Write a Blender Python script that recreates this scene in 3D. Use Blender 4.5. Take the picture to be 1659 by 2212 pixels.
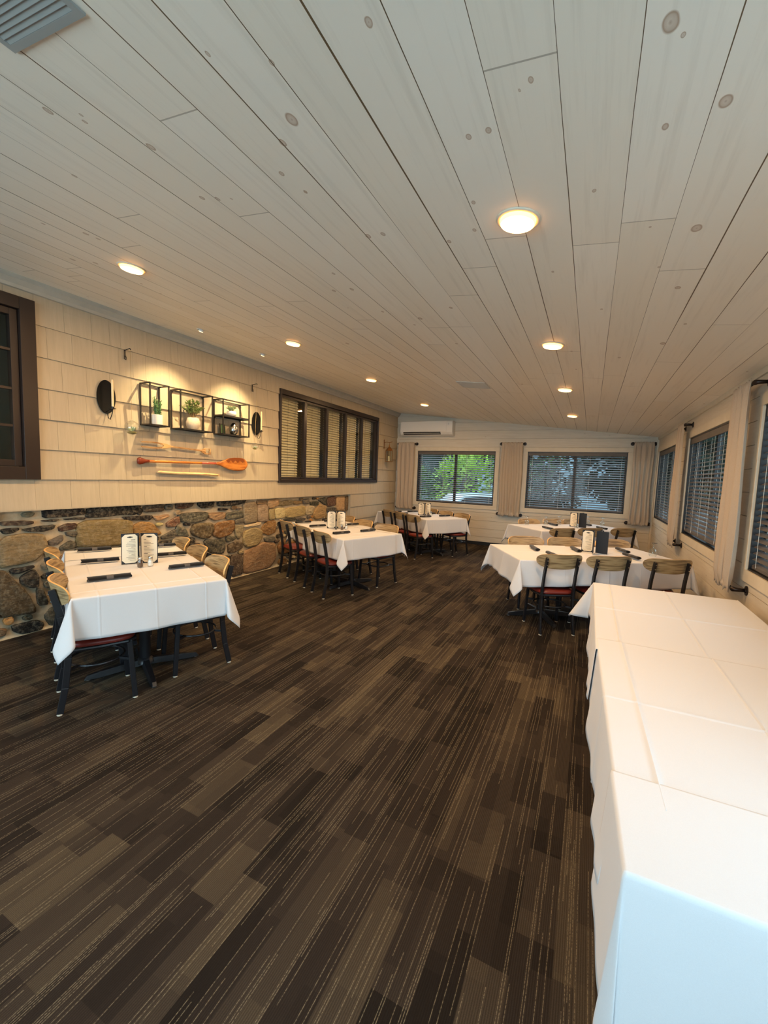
import bpy, bmesh, math, random
from mathutils import Vector, Matrix
PI = math.pi
for o in list(bpy.data.objects): bpy.data.objects.remove(o)
SC = bpy.context.scene
COL = SC.collection
random.seed(7)

# ------------------------------------------------------------------ camera
def look_camera():
    f, yaw, pitch, roll = 910.0, 25.93, -5.03, 2.033
    y, p, r = (math.radians(v) for v in (yaw, pitch, roll))
    F = Vector((-math.sin(y)*math.cos(p), math.cos(y)*math.cos(p), math.sin(p)))
    R = Vector((math.cos(y), math.sin(y), 0)); U = R.cross(F)
    R2 = R*math.cos(r) + U*math.sin(r); U2 = -R*math.sin(r) + U*math.cos(r)
    cd = bpy.data.cameras.new('camera'); cd.sensor_fit = 'HORIZONTAL'; cd.sensor_width = 36
    cd.lens = f/1659*36; cd.clip_start = .05; cd.clip_end = 200
    c = bpy.data.objects.new('camera', cd); COL.objects.link(c)
    m = Matrix((R2, U2, -F)).transposed().to_4x4(); m.translation = Vector((0, 0, 1.5))
    c.matrix_world = m
    SC.camera = c
look_camera()

# ------------------------------------------------------------------ light set-up
EXPOSURE = 0.0
SKY_STRENGTH = 5.0
DAY = (0.52, 0.78, 1.0)
WARM = (1.0, 0.60, 0.28)
SPOT = (1.0, 0.74, 0.38)
DOWN_W = 24.0
SPOT_W = 120.0
FRONT_W = 135.0
SIDE_W = 32.0
SC.view_settings.view_transform = 'Standard'
SC.view_settings.look = 'None'
SC.view_settings.exposure = EXPOSURE
SC.view_settings.gamma = 1
SC.view_settings.use_curve_mapping = False
w = bpy.data.worlds.new('world'); SC.world = w; w.use_nodes = True
nt = w.node_tree; bg = nt.nodes['Background']
tc = nt.nodes.new('ShaderNodeTexCoord'); sp = nt.nodes.new('ShaderNodeSeparateXYZ'); cr = nt.nodes.new('ShaderNodeValToRGB')
nt.links.new(tc.outputs['Generated'], sp.inputs[0]); nt.links.new(sp.outputs['Z'], cr.inputs[0]); nt.links.new(cr.outputs[0], bg.inputs[0])
cr.color_ramp.elements[0].position = 0.0; cr.color_ramp.elements[0].color = (.72, .86, .92, 1)
cr.color_ramp.elements[1].position = .6; cr.color_ramp.elements[1].color = (.55, .78, 1, 1)
bg.inputs[1].default_value = SKY_STRENGTH

def area_light(name, loc, rot, sx, sy, power, color, parent=None, spread=PI, shape='RECTANGLE'):
    l = bpy.data.lights.new(name, 'AREA'); l.shape = shape; l.size = sx
    if shape == 'RECTANGLE': l.size_y = sy
    l.energy = power; l.color = color; l.spread = spread
    o = bpy.data.objects.new(name, l); COL.objects.link(o); o.location = loc; o.rotation_euler = rot
    if parent: o.parent = parent
    return o
# daylight entering through the glazed front behind the camera and the side windows beside it
area_light('daylight_front', (-2.0, -3.1, 1.4), (PI/2+.04, 0, 0), 3.4, 1.9, FRONT_W, DAY)
area_light('daylight_side', (1.5, 0.35, 1.5), (0, PI/2, 0), 1.25, 2.0, SIDE_W, DAY)
# sky portals over the blinded windows
def portal(loc, rot, sx, sy):
    o = area_light('daylight_portal', loc, rot, sx, sy, 1, (1, 1, 1)); o.data.cycles.is_portal = True
for cx_ in (-2.83, -.31): portal((cx_, 9.75, 1.5), (PI/2, 0, PI), 2.0, 1.3)
for cy_ in (8.35, 5.6, 3.07): portal((1.35, cy_, 1.5), (0, PI/2, 0), 1.3, 2.0)

# ------------------------------------------------------------------ helpers
def srgb(r, g, b):
    f = lambda v: (v/255/12.92) if v/255 <= .04045 else ((v/255+.055)/1.055)**2.4
    return (f(r), f(g), f(b), 1)
def mat(name, col, rough=.6, metal=0, spec=.5, **kw):
    m = bpy.data.materials.new(name); m.use_nodes = True
    b = m.node_tree.nodes['Principled BSDF']
    b.inputs['Base Color'].default_value = col; b.inputs['Roughness'].default_value = rough
    b.inputs['Metallic'].default_value = metal; b.inputs['Specular IOR Level'].default_value = spec
    for k, v in kw.items(): b.inputs[k.replace('_', ' ')].default_value = v
    return m
class NG:
    def __init__(s, m): s.m = m; s.t = m.node_tree; s.b = s.t.nodes['Principled BSDF']
    def n(s, kind, **kw):
        x = s.t.nodes.new('ShaderNode'+kind)
        for k, v in kw.items(): setattr(x, k, v)
        return x
    def l(s, a, b): s.t.links.new(a, b)
    def set(s, sock, v):
        if hasattr(v, 'is_linked') or hasattr(v, 'links'): s.l(v, sock)
        else: sock.default_value = v
    def math(s, op, a, b=0, c=0):
        x = s.n('Math', operation=op)
        for i, v in enumerate((a, b, c)): s.set(x.inputs[i], v)
        return x.outputs[0]
    def mix(s, fac, a, b, mode='MIX'):
        x = s.n('Mix', data_type='RGBA', blend_type=mode)
        s.set(x.inputs[0], fac); s.set(x.inputs[6], a); s.set(x.inputs[7], b)
        return x.outputs[2]
    def ramp(s, fac, stops):
        x = s.n('ValToRGB'); s.l(fac, x.inputs[0]); e = x.color_ramp.elements
        while len(e) < len(stops): e.new(.5)
        for i, (p, c) in enumerate(stops): e[i].position = p; e[i].color = c if len(c) == 4 else (*c, 1)
        return x.outputs[0]
    def coord(s, kind='Object', scale=None):
        t = s.n('TexCoord').outputs[kind]
        if scale is None: return t
        v = s.n('VectorMath', operation='MULTIPLY'); s.l(t, v.inputs[0]); v.inputs[1].default_value = scale
        return v.outputs[0]
    def noise(s, vec, scale, detail=3, rough=.5, out=0):
        x = s.n('TexNoise'); s.l(vec, x.inputs['Vector']); x.inputs['Scale'].default_value = scale
        x.inputs['Detail'].default_value = detail; x.inputs['Roughness'].default_value = rough
        return x.outputs[out]
    def bump(s, h, strength=.3, dist=.01):
        x = s.n('Bump'); x.inputs['Strength'].default_value = strength; x.inputs['Distance'].default_value = dist
        s.l(h, x.inputs['Height']); s.l(x.outputs[0], s.b.inputs['Normal'])
G3 = lambda v: (v, v, v, 1)

# ------------------------------------------------------------------ materials
def m_ceiling():
    m = mat('whitewashed_planks', srgb(205, 200, 190), .42, spec=.35); g = NG(m)
    c = g.coord(); s = g.n('SeparateXYZ'); g.l(c, s.inputs[0]); X, Y = s.outputs[0], s.outputs[1]
    nz = g.noise(c, 1.2, 2); wob = g.math('MULTIPLY', g.math('SUBTRACT', nz, .5), .006)
    u = g.math('DIVIDE', g.math('SUBTRACT', g.math('ADD', X, wob), .035), .1796)
    col = g.math('FLOOR', u); fr = g.math('FRACT', u)
    edge = g.math('MINIMUM', fr, g.math('SUBTRACT', 1, fr))
    wn = g.n('TexWhiteNoise', noise_dimensions='1D'); g.l(col, wn.inputs['W']); h1 = wn.outputs[0]
    # seam width differs per plank and along its length
    lw = g.math('MULTIPLY_ADD', g.noise(g.coord(scale=(5.5, .45, 1)), 1, 1), .034, -.0085)
    seam = g.math('LESS_THAN', edge, g.math('MAXIMUM', lw, .0035))
    v = g.math('ADD', g.math('DIVIDE', Y, 2.6), g.math('MULTIPLY', h1, 7.3))
    vf = g.math('FRACT', v); ve = g.math('MINIMUM', vf, g.math('SUBTRACT', 1, vf))
    butt = g.math('LESS_THAN', ve, .0010)
    cb = g.n('CombineXYZ'); g.l(col, cb.inputs[0]); g.l(g.math('FLOOR', v), cb.inputs[1])
    w2 = g.n('TexWhiteNoise', noise_dimensions='2D'); g.l(cb.outputs[0], w2.inputs['Vector'])
    base = g.mix(w2.outputs[0], srgb(240, 230, 213), srgb(245, 237, 223))
    grain = g.noise(g.coord(scale=(38, 1.6, 1)), 1, 4, .6)
    base = g.mix(g.math('MULTIPLY', g.ramp(grain, [(.52, G3(0)), (.72, G3(1))]), .16), base, srgb(178, 166, 146))
    # knots seen in the photograph, plus scattered small ones
    K = KNOTS
    dist = g.noise(c, 9, 2, out=1)
    off = g.n('VectorMath', operation='MULTIPLY_ADD'); g.l(dist, off.inputs[0]); off.inputs[1].default_value = (.016, .016, 0); g.l(c, off.inputs[2])
    acc = None
    for kx, ky, r in K:
        a = g.n('VectorMath', operation='SUBTRACT'); g.l(off.outputs[0], a.inputs[0]); a.inputs[1].default_value = (kx+.008, ky+.008, 0)
        b = g.n('VectorMath', operation='MULTIPLY'); g.l(a.outputs[0], b.inputs[0]); b.inputs[1].default_value = (1.6/r, 1.05/r, 0)
        d = g.n('VectorMath', operation='LENGTH'); g.l(b.outputs[0], d.inputs[0])
        acc = d.outputs['Value'] if acc is None else g.math('MINIMUM', acc, d.outputs['Value'])
    vo = g.n('TexVoronoi', feature='F1'); g.l(g.coord(scale=(1, .62, 0)), vo.inputs['Vector']); vo.inputs['Scale'].default_value = 6.4
    vs = g.n('SeparateXYZ'); g.l(vo.outputs['Color'], vs.inputs[0])
    rad = g.math('MULTIPLY_ADD', vs.outputs[0], .075, .012)
    acc = g.math('MINIMUM', acc, g.math('DIVIDE', vo.outputs['Distance'], rad))
    kn = g.ramp(acc, [(0, G3(.8)), (.25, G3(.45)), (.6, G3(.6)), (.8, G3(.95)), (.92, G3(.4)), (1, G3(0))])
    base = g.mix(g.math('MULTIPLY', kn, .78), base, srgb(150, 106, 64))
    base = g.mix(g.math('MAXIMUM', seam, g.math('MULTIPLY', butt, .5)), base, srgb(104, 84, 60))
    g.l(base, g.b.inputs['Base Color'])
    hgt = g.math('SUBTRACT', g.math('MULTIPLY', grain, .15), g.math('MAXIMUM', seam, g.math('MULTIPLY', butt, .5)))
    g.bump(hgt, .5, .003)
    return m
def m_carpet():
    m = mat('striped_carpet_planks', srgb(60, 48, 36), .95, spec=.12); g = NG(m)
    c = g.coord(); s = g.n('SeparateXYZ'); g.l(c, s.inputs[0]); X, Y = s.outputs[0], s.outputs[1]
    def blocks(wd, ln, seed):
        col = g.math('FLOOR', g.math('DIVIDE', X, wd))
        wn = g.n('TexWhiteNoise', noise_dimensions='1D'); g.l(g.math('ADD', col, seed), wn.inputs['W'])
        row = g.math('FLOOR', g.math('ADD', g.math('DIVIDE', Y, ln), g.math('MULTIPLY', wn.outputs[0], 9)))
        cb = g.n('CombineXYZ'); g.l(col, cb.inputs[0]); g.l(row, cb.inputs[1]); cb.inputs[2].default_value = seed
        w3 = g.n('TexWhiteNoise', noise_dimensions='3D'); g.l(cb.outputs[0], w3.inputs['Vector'])
        return w3.outputs[0]
    b1 = blocks(.2368, .90, 3); b2 = blocks(.1184, .36, 11); b3 = blocks(.0592, .46, 23)
    v = g.math('ADD', g.math('ADD', g.math('MULTIPLY', b1, .28), g.math('MULTIPLY', b2, .48)), g.math('MULTIPLY', b3, .24))
    base = g.ramp(v, [(.22, srgb(34, 29, 25)), (.46, srgb(54, 46, 40)), (.62, srgb(68, 59, 50)), (.84, srgb(92, 81, 65))])
    rib = g.math('SINE', g.math('MULTIPLY', X, 2*PI/.0068))
    base = g.mix(g.math('MULTIPLY_ADD', rib, .22, .22), base, srgb(30, 24, 18))
    # thin pale yarns running along the planks, broken into dashes
    yc = g.math('DIVIDE', g.math('ADD', X, g.math('MULTIPLY', g.noise(g.coord(scale=(0, 6, 0)), 1, 1), .002)), .0068)
    yi = g.math('FLOOR', yc)
    wy = g.n('TexWhiteNoise', noise_dimensions='1D'); g.l(yi, wy.inputs['W'])
    yr = g.math('FLOOR', g.math('ADD', g.math('DIVIDE', Y, .62), g.math('MULTIPLY', wy.outputs[0], 13)))
    cb = g.n('CombineXYZ'); g.l(yi, cb.inputs[0]); g.l(yr, cb.inputs[1])
    w4 = g.n('TexWhiteNoise', noise_dimensions='2D'); g.l(cb.outputs[0], w4.inputs['Vector'])
    on = g.math('GREATER_THAN', w4.outputs[0], .73)
    fx = g.math('ABSOLUTE', g.math('SUBTRACT', g.math('FRACT', yc), .5)); thin = g.math('LESS_THAN', fx, .17)
    dash = g.ramp(g.noise(g.coord(scale=(150, 160, 0)), 1, 1), [(.40, G3(.25)), (.55, G3(1))])
    y = g.math('MULTIPLY', g.math('MULTIPLY', on, thin), g.math('MULTIPLY', dash, .42))
    base = g.mix(y, base, srgb(178, 162, 132))
    base = g.mix(g.math('MULTIPLY', g.ramp(g.noise(c, 320, 2, .7), [(.35, G3(0)), (.7, G3(1))]), .35), base, srgb(30, 24, 20))
    g.l(base, g.b.inputs['Base Color'])
    g.bump(g.math('ADD', rib, g.math('MULTIPLY', g.noise(c, 300, 2), 2)), .25, .003)
    return m
def m_paint(name, a, b, scale=3, grain=(1, 1, 12), rough=.6, bump=.12, knots=False, knot_vec=None):
    m = mat(name, a, rough, spec=.35); g = NG(m)
    n1 = g.noise(g.coord(scale=grain), scale, 4, .6)
    base = g.mix(g.ramp(n1, [(.3, G3(0)), (.75, G3(1))]), a, b)
    if knots:
        vo = g.n('TexVoronoi', feature='F1'); g.l(g.coord(scale=knot_vec), vo.inputs['Vector']); vo.inputs['Scale'].default_value = 3.3
        kn = g.ramp(g.math('DIVIDE', vo.outputs['Distance'], .06), [(0, G3(.7)), (.5, G3(.35)), (.8, G3(.6)), (1, G3(0))])
        base = g.mix(g.math('MULTIPLY', kn, .55), base, srgb(120, 98, 74))
    g.l(base, g.b.inputs['Base Color']); g.bump(n1, bump, .004)
    return m
def m_wood(name, c1, c2, c3, axis=(1.2, 9, 9), rough=.4, scale=6):
    m = mat(name, c1, rough, spec=.4); g = NG(m)
    oi = g.n('ObjectInfo'); v = g.n('VectorMath', operation='ADD'); g.l(g.coord(scale=axis), v.inputs[0])
    mul = g.math('MULTIPLY', oi.outputs['Random'], 37); cb = g.n('CombineXYZ')
    for i in range(3): g.l(mul, cb.inputs[i])
    g.l(cb.outputs[0], v.inputs[1])
    n1 = g.noise(v.outputs[0], scale*.55, 3, .5)
    wv = g.math('SINE', g.math('MULTIPLY', n1, 17))
    base = g.ramp(g.math('MULTIPLY_ADD', wv, .5, .5), [(0, c1), (.55, c2), (1, c3)])
    g.l(base, g.b.inputs['Base Color']); g.bump(n1, .08, .003)
    return m
def m_fabric(name, a, b, weave=420, rough=.9, sheen=.2, trans=0.0):
    m = mat(name, a, rough, spec=.2); g = NG(m); g.b.inputs['Sheen Weight'].default_value = sheen
    c = g.coord(); n1 = g.noise(c, weave, 2, .6); n2 = g.noise(c, 6, 3)
    base = g.mix(g.math('MULTIPLY', n1, .6), a, b)
    g.l(base, g.b.inputs['Base Color']); g.bump(g.math('ADD', g.math('MULTIPLY', n1, .3), n2), .12, .004)
    if trans:
        out = m.node_tree.nodes['Material Output']; tl = g.n('BsdfTranslucent'); g.l(base, tl.inputs[0]); mx = g.n('MixShader'); mx.inputs[0].default_value = trans
        g.l(g.b.outputs[0], mx.inputs[1]); g.l(tl.outputs[0], mx.inputs[2]); g.l(mx.outputs[0], out.inputs[0])
    return m
def m_window_glass():
    m = bpy.data.materials.new('window_glass'); m.use_nodes = True; t = m.node_tree; t.nodes.clear()
    o = t.nodes.new('ShaderNodeOutputMaterial'); mx = t.nodes.new('ShaderNodeMixShader'); tr = t.nodes.new('ShaderNodeBsdfTransparent'); gl = t.nodes.new('ShaderNodeBsdfGlossy')
    fr = t.nodes.new('ShaderNodeLayerWeight'); fr.inputs[0].default_value = .5; gl.inputs['Roughness'].default_value = 0
    pw = t.nodes.new('ShaderNodeMath'); pw.operation = 'POWER'; pw.inputs[1].default_value = 3.0
    mu = t.nodes.new('ShaderNodeMath'); mu.operation = 'MULTIPLY_ADD'; mu.inputs[1].default_value = .55; mu.inputs[2].default_value = .010; mu.use_clamp = True
    tr.inputs[0].default_value = (.93, .96, .95, 1)
    t.links.new(fr.outputs['Facing'], pw.inputs[0]); t.links.new(pw.outputs[0], mu.inputs[0]); t.links.new(mu.outputs[0], mx.inputs[0]); t.links.new(tr.outputs[0], mx.inputs[1]); t.links.new(gl.outputs[0], mx.inputs[2]); t.links.new(mx.outputs[0], o.inputs[0])
    return m
def m_glassware():
    m = m_window_glass(); m.name = 'clear_glassware'
    for n in m.node_tree.nodes:
        if n.type == 'MATH' and n.operation == 'MULTIPLY_ADD': n.inputs[1].default_value = .7; n.inputs[2].default_value = .10
        if n.type == 'BSDF_TRANSPARENT': n.inputs[0].default_value = (.97, .985, .98, 1)
    return m
def m_stone():
    m = mat('field_stone', srgb(120, 105, 85), .85, spec=.3); g = NG(m)
    a = g.n('Attribute', attribute_name='col'); c = g.coord()
    n1 = g.noise(g.coord(scale=(5, 2.2, 9)), 5, 6, .7); n2 = g.noise(c, 34, 4, .65)
    base = g.mix(g.ramp(n1, [(.32, G3(0)), (.62, G3(1))]), g.mix(.5, a.outputs[0], srgb(160, 150, 136), 'MULTIPLY'), a.outputs[0])
    base = g.mix(g.ramp(n2, [(.45, G3(0)), (.8, G3(.45))]), base, srgb(190, 176, 150))
    g.l(base, g.b.inputs['Base Color']); g.bump(g.math('ADD', n1, g.math('MULTIPLY', n2, .5)), .9, .02)
    return m
def m_emit(name, col, s):
    m = mat(name, col, .5); b = m.node_tree.nodes['Principled BSDF']
    b.inputs['Emission Color'].default_value = col; b.inputs['Emission Strength'].default_value = s
    return m
KNOTS = [(-.556,.959,.017),(-.939,1.155,.030),(-1.037,1.231,.020),(.087,1.162,.030),(.116,1.2,.009),(.24,1.419,.026),(-.417,1.369,.015),(-.352,1.361,.015),(-.214,1.221,.012),(-.248,1.243,.006),(-.062,1.72,.012),(.294,2.031,.030),(-.866,.974,.012),(-1.021,.9,.010),(-1.035,1.849,.022),(-.953,1.843,.018),(.32,2.579,.022),(-.912,2.778,.02),(-1.158,1.366,.016),(-1.644,1.416,.016),(-1.575,1.438,.015),(-1.507,1.453,.008),(-1.696,.955,.012),(-1.673,.932,.009),(-1.205,2.972,.025),(.378,3.515,.03),(-.487,1.696,.014),(-1.779,.886,.02),(-2.125,1.149,.014),(-1.605,2.434,.02),(-1.465,2.425,.022),(-2.715,1.521,.02),(-.013,2.853,.012),(.44,3.119,.014),(-2.237,3.642,.03),(.138,1.991,.008)]
M = {}
M['ceiling'] = m_ceiling(); M['carpet'] = m_carpet()
M['siding'] = m_paint('greige_shingle_paint', srgb(188, 175, 152), srgb(177, 164, 141), 3, (6, 14, 1.2), .55, .15)
M['board'] = m_paint('whitewashed_boards', srgb(216, 208, 192), srgb(204, 194, 176), 2, (1.5, 1.5, 24), .5, .15, True, (1, 0, 2))
M['board_side'] = m_paint('whitewashed_side_boards', srgb(216, 206, 188), srgb(204, 192, 172), 2, (1.5, 1.5, 24), .5, .15, True, (0, 1, 2))
M['casing'] = m_paint('cream_trim_paint', srgb(216, 205, 184), srgb(208, 196, 174), 3, (3, 3, 3), .45, .05)
M['crown'] = m_paint('grey_crown_paint', srgb(188, 182, 168), srgb(176, 170, 156), 3, (3, 3, 3), .5, .05)
M['mortar'] = m_paint('pale_mortar', srgb(200, 184, 156), srgb(170, 152, 124), 14, (1, 1, 1), .95, .8)
M['stone'] = m_stone()
M['frame'] = mat('dark_brown_window_frame', srgb(44, 34, 30), .32)
M['black'] = mat('black_painted_metal', srgb(20, 20, 22), .38)
M['vinyl'] = mat('black_window_vinyl', srgb(26, 26, 28), .4)
M['blind'] = m_paint('grey_brown_blind_slats', srgb(104, 97, 92), srgb(88, 82, 78), 3, (2, 2, 8), .5, .03)
M['blind_cream'] = m_paint('cream_blind_slats', srgb(232, 216, 186), srgb(226, 208, 176), 3, (2, 2, 8), .5, .03)
M['cord'] = mat('white_cord', srgb(225, 222, 212), .8); M['cord_tan'] = mat('tan_cord', srgb(150, 132, 104), .8)
M['glass'] = m_window_glass(); M['glassware'] = m_glassware()
M['cloth'] = m_fabric('white_table_linen', srgb(219, 219, 221), srgb(205, 205, 208), 500, .8, .15)
M['curtain'] = m_fabric('oatmeal_linen_curtain', srgb(216, 200, 180), srgb(186, 168, 146), 160, .95, .1, .25)
M['ply'] = m_wood('walnut_striped_plywood', srgb(126, 102, 72), srgb(156, 130, 92), srgb(176, 150, 110), (1.0, 4, 16))
M['ply_edge'] = mat('pale_plywood_edge', srgb(226, 178, 112), .45)
M['vinyl_seat'] = mat('oxblood_vinyl', srgb(112, 36, 26), .38)
M['charcoal'] = mat('charcoal_painted_steel', srgb(24, 24, 28), .4)
M['glide'] = mat('pale_plastic_glide', srgb(200, 192, 175), .5)
M['silver'] = mat('worn_metal_tip', srgb(170, 165, 160), .35, .6)
M['tabletop'] = m_wood('dark_table_laminate', srgb(40, 28, 22), srgb(52, 38, 28), srgb(60, 44, 32))
M['napkin'] = m_fabric('black_napkin_cloth', srgb(20, 20, 21), srgb(32, 32, 33), 300, .9, .3)
M['band'] = mat('grey_paper_band', srgb(88, 84, 82), .8)
M['cover'] = m_fabric('slate_menu_cover', srgb(40, 46, 54), srgb(52, 58, 66), 260, .6, .1)
M['page'] = mat('cream_menu_page', srgb(236, 226, 204), .7)
M['ink'] = mat('grey_print', srgb(120, 112, 104), .8)
M['logo'] = mat('dark_logo_print', srgb(34, 40, 44), .8)
M['salt'] = mat('white_salt', srgb(240, 238, 232), .8); M['pepper'] = mat('ground_pepper', srgb(96, 72, 56), .9)
M['steel'] = mat('polished_steel', srgb(190, 188, 184), .22, 1)
M['white_plastic'] = mat('white_plastic', srgb(232, 228, 220), .35)
M['dark_slot'] = mat('dark_air_outlet', srgb(28, 27, 26), .6)
M['oilbronze'] = mat('dark_bronze_pipe', srgb(48, 38, 34), .35, .6)
M['candle'] = mat('ivory_wax', srgb(238, 216, 172), .5, Subsurface_Weight=.0)
M['wick'] = mat('burnt_wick', srgb(40, 34, 30), .9)
M['leaf'] = m_paint('green_leaf', srgb(108, 132, 72), srgb(150, 166, 100), 12, (1, 1, 1), .5, .1)
M['leaf_dark'] = m_paint('dark_green_leaf', srgb(58, 96, 60), srgb(86, 120, 70), 12, (1, 1, 1), .5, .1)
M['leaf_pale'] = m_paint('pale_green_leaf', srgb(150, 172, 130), srgb(178, 192, 150), 12, (1, 1, 1), .5, .1)
M['stem'] = mat('brown_stem', srgb(110, 92, 60), .8)
M['pot'] = mat('white_ceramic', srgb(232, 228, 220), .4)
M['concrete_pot'] = m_paint('speckled_cement', srgb(205, 192, 172), srgb(184, 168, 146), 40, (1, 1, 1), .8, .1)
M['soil'] = mat('dark_soil', srgb(60, 46, 36), .95)
M['moss'] = mat('dried_moss', srgb(120, 112, 66), .95)
M['fork'] = m_wood('weathered_fork_wood', srgb(150, 108, 66), srgb(186, 142, 92), srgb(206, 166, 114), (8, 1.2, 8))
M['paddle'] = m_wood('varnished_paddle_wood', srgb(176, 98, 40), srgb(196, 116, 50), srgb(212, 136, 64), (8, 1.0, 8), .25)
M['paddle_dark'] = mat('red_brown_stain', srgb(120, 48, 26), .3)
M['paddle_zig'] = mat('dark_zigzag_paint', srgb(158, 84, 36), .3)
M['paddle_pink'] = mat('faded_red_paint', srgb(186, 92, 70), .4)
M['stick'] = m_wood('bleached_stick_wood', srgb(176, 140, 92), srgb(206, 172, 122), srgb(222, 192, 146), (8, 1.2, 8))
M['brass'] = mat('aged_brass', srgb(150, 104, 58), .35, .8)
M['twine'] = mat('jute_twine', srgb(168, 146, 108), .9)
M['rubber'] = mat('black_rubber_base', srgb(24, 22, 21), .5)
M['lamp'] = m_emit('lit_lamp_lens', (1.0, .66, .30, 1), 7); M['lamp_edge'] = m_emit('lamp_lens_edge', (1.0, .42, .10, 1), 7.0)
M['lampring'] = mat('white_lamp_ring', srgb(228, 214, 190), .5)
M['vent'] = mat('pale_grey_vent', srgb(196, 196, 192), .5)
M['darkroom'] = mat('passage_wall_paint', srgb(150, 136, 116), .8)
M['asphalt'] = m_paint('grey_ground', srgb(104, 108, 106), srgb(84, 88, 86), 4, (1, 1, 1), .9, .1)
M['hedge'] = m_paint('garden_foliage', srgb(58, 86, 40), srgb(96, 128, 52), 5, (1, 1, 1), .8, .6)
M['hedge_bright'] = m_paint('yellow_green_foliage', srgb(130, 168, 60), srgb(178, 200, 80), 5, (1, 1, 1), .8, .6)  # yellow-green leaves, the shrub's own colour with noise mottling
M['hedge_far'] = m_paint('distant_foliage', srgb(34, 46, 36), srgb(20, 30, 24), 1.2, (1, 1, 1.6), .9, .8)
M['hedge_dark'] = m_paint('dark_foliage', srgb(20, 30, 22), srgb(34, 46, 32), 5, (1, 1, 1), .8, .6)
for k_ in ('hedge', 'hedge_bright', 'hedge_dark', 'hedge_far'): M[k_].node_tree.nodes['Principled BSDF'].inputs['Specular IOR Level'].default_value = .05
M['matte_black'] = mat('matte_black_plate', srgb(16, 16, 17), .75, spec=.2); M['vent_grey'] = mat('blue_grey_vent', srgb(158, 160, 156), .6)
M['trunk'] = mat('bark', srgb(62, 50, 42), .9)
M['house'] = mat('pale_blue_siding', srgb(150, 172, 182), .8); M['roof'] = mat('grey_shingle_roof', srgb(92, 96, 100), .9)
M['car'] = mat('silver_car_paint', srgb(176, 188, 194), .3, .4); M['tyre'] = mat('tyre_rubber', srgb(24, 24, 24), .8)

# ------------------------------------------------------------------ mesh helpers
def new(): return bmesh.new()
def obj(name, bm, m, parent=None, smooth=False, loc=None, rot=None, bevel=0, solid=0, sub=0, auto=None):
    me = bpy.data.meshes.new(name); bmesh.ops.recalc_face_normals(bm, faces=bm.faces) if not solid else None
    bm.to_mesh(me); bm.free()
    for x in (m if isinstance(m, (list, tuple)) else [m]): me.materials.append(x)
    if smooth:
        for p in me.polygons: p.use_smooth = True
        if auto: me.set_sharp_from_angle(angle=math.radians(auto))
    o = bpy.data.objects.new(name, me); COL.objects.link(o)
    if parent: o.parent = parent
    if loc: o.location = loc
    if rot: o.rotation_euler = rot
    if sub: s = o.modifiers.new('sub', 'SUBSURF'); s.levels = sub; s.render_levels = sub
    if solid: s = o.modifiers.new('solid', 'SOLIDIFY'); s.thickness = solid; s.offset = 0
    if bevel: b = o.modifiers.new('bevel', 'BEVEL'); b.width = bevel; b.segments = 2; b.limit_method = 'ANGLE'
    return o
def thing(name, label, cat, loc=(0, 0, 0), rotz=0, group=None):
    o = bpy.data.objects.new(name, None); o.empty_display_size = .1; COL.objects.link(o)
    o.location = loc; o.rotation_euler = (0, 0, rotz); return tag(o, label, cat, group)
def tag(o, label, cat, group=None, kind=None):
    o['label'] = label; o['category'] = cat
    if group: o['group'] = group
    if kind: o['kind'] = kind
    return o
def struct(name, bm, m, parent=None, **kw):
    o = obj(name, bm, m, parent, **kw)
    if parent is None: o['kind'] = 'structure'
    return o
def dup(root, loc, rotz, label=None, group=None, z=None):
    r = root.copy(); COL.objects.link(r); r.location = loc; r.rotation_euler = (0, 0, rotz)
    if label: r['label'] = label
    if group: r['group'] = group
    for ch in list(root.children):
        c = ch.copy(); COL.objects.link(c); c.parent = r
        for gch in ch.children:
            d = gch.copy(); COL.objects.link(d); d.parent = c
    return r
def box(bm, x0, x1, y0, y1, z0, z1, mi=0, M4=None):
    vs = [bm.verts.new((x, y, z)) for x in (x0, x1) for y in (y0, y1) for z in (z0, z1)]
    if M4:
        for v in vs: v.co = M4 @ v.co
    for q in ((0, 1, 3, 2), (4, 6, 7, 5), (0, 4, 5, 1), (2, 3, 7, 6), (0, 2, 6, 4), (1, 5, 7, 3)):
        f = bm.faces.new([vs[i] for i in q]); f.material_index = mi
    return vs
def bar(bm, a, b, w, h, up=(0, 0, 1), mi=0):
    a, b = Vector(a), Vector(b); d = (b-a); L = d.length; d.normalize(); u = Vector(up)
    if abs(d.dot(u)) > .99: u = Vector((1, 0, 0))
    s = d.cross(u).normalized(); u = s.cross(d)
    m = Matrix((s, d, u)).transposed().to_4x4(); m.translation = a
    box(bm, -w/2, w/2, 0, L, -h/2, h/2, mi, m)
def tube(bm, pts, r, n=10, mi=0, cap=True, closed=False):
    pts = [Vector(p) for p in pts]; rings = []; N = len(pts); prev = None
    for i, p in enumerate(pts):
        if closed: d = pts[(i+1) % N]-pts[i-1]
        else: d = pts[min(i+1, N-1)]-pts[max(i-1, 0)]
        d.normalize()
        if prev is None:
            u = Vector((0, 0, 1)) if abs(d.z) < .9 else Vector((1, 0, 0)); s = d.cross(u).normalized()
        else: s = (prev - d*prev.dot(d)).normalized()
        prev = s; t = d.cross(s); rr = r[i] if isinstance(r, (list, tuple)) else r
        rings.append([bm.verts.new(p + (s*math.cos(2*PI*k/n)+t*math.sin(2*PI*k/n))*rr) for k in range(n)])
    for i in range(N if closed else N-1):
        a, b = rings[i], rings[(i+1) % N]
        for k in range(n):
            f = bm.faces.new((a[k], a[(k+1) % n], b[(k+1) % n], b[k])); f.material_index = mi
    if cap and not closed:
        bm.faces.new(rings[0][::-1]).material_index = mi; bm.faces.new(rings[-1]).material_index = mi
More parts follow.
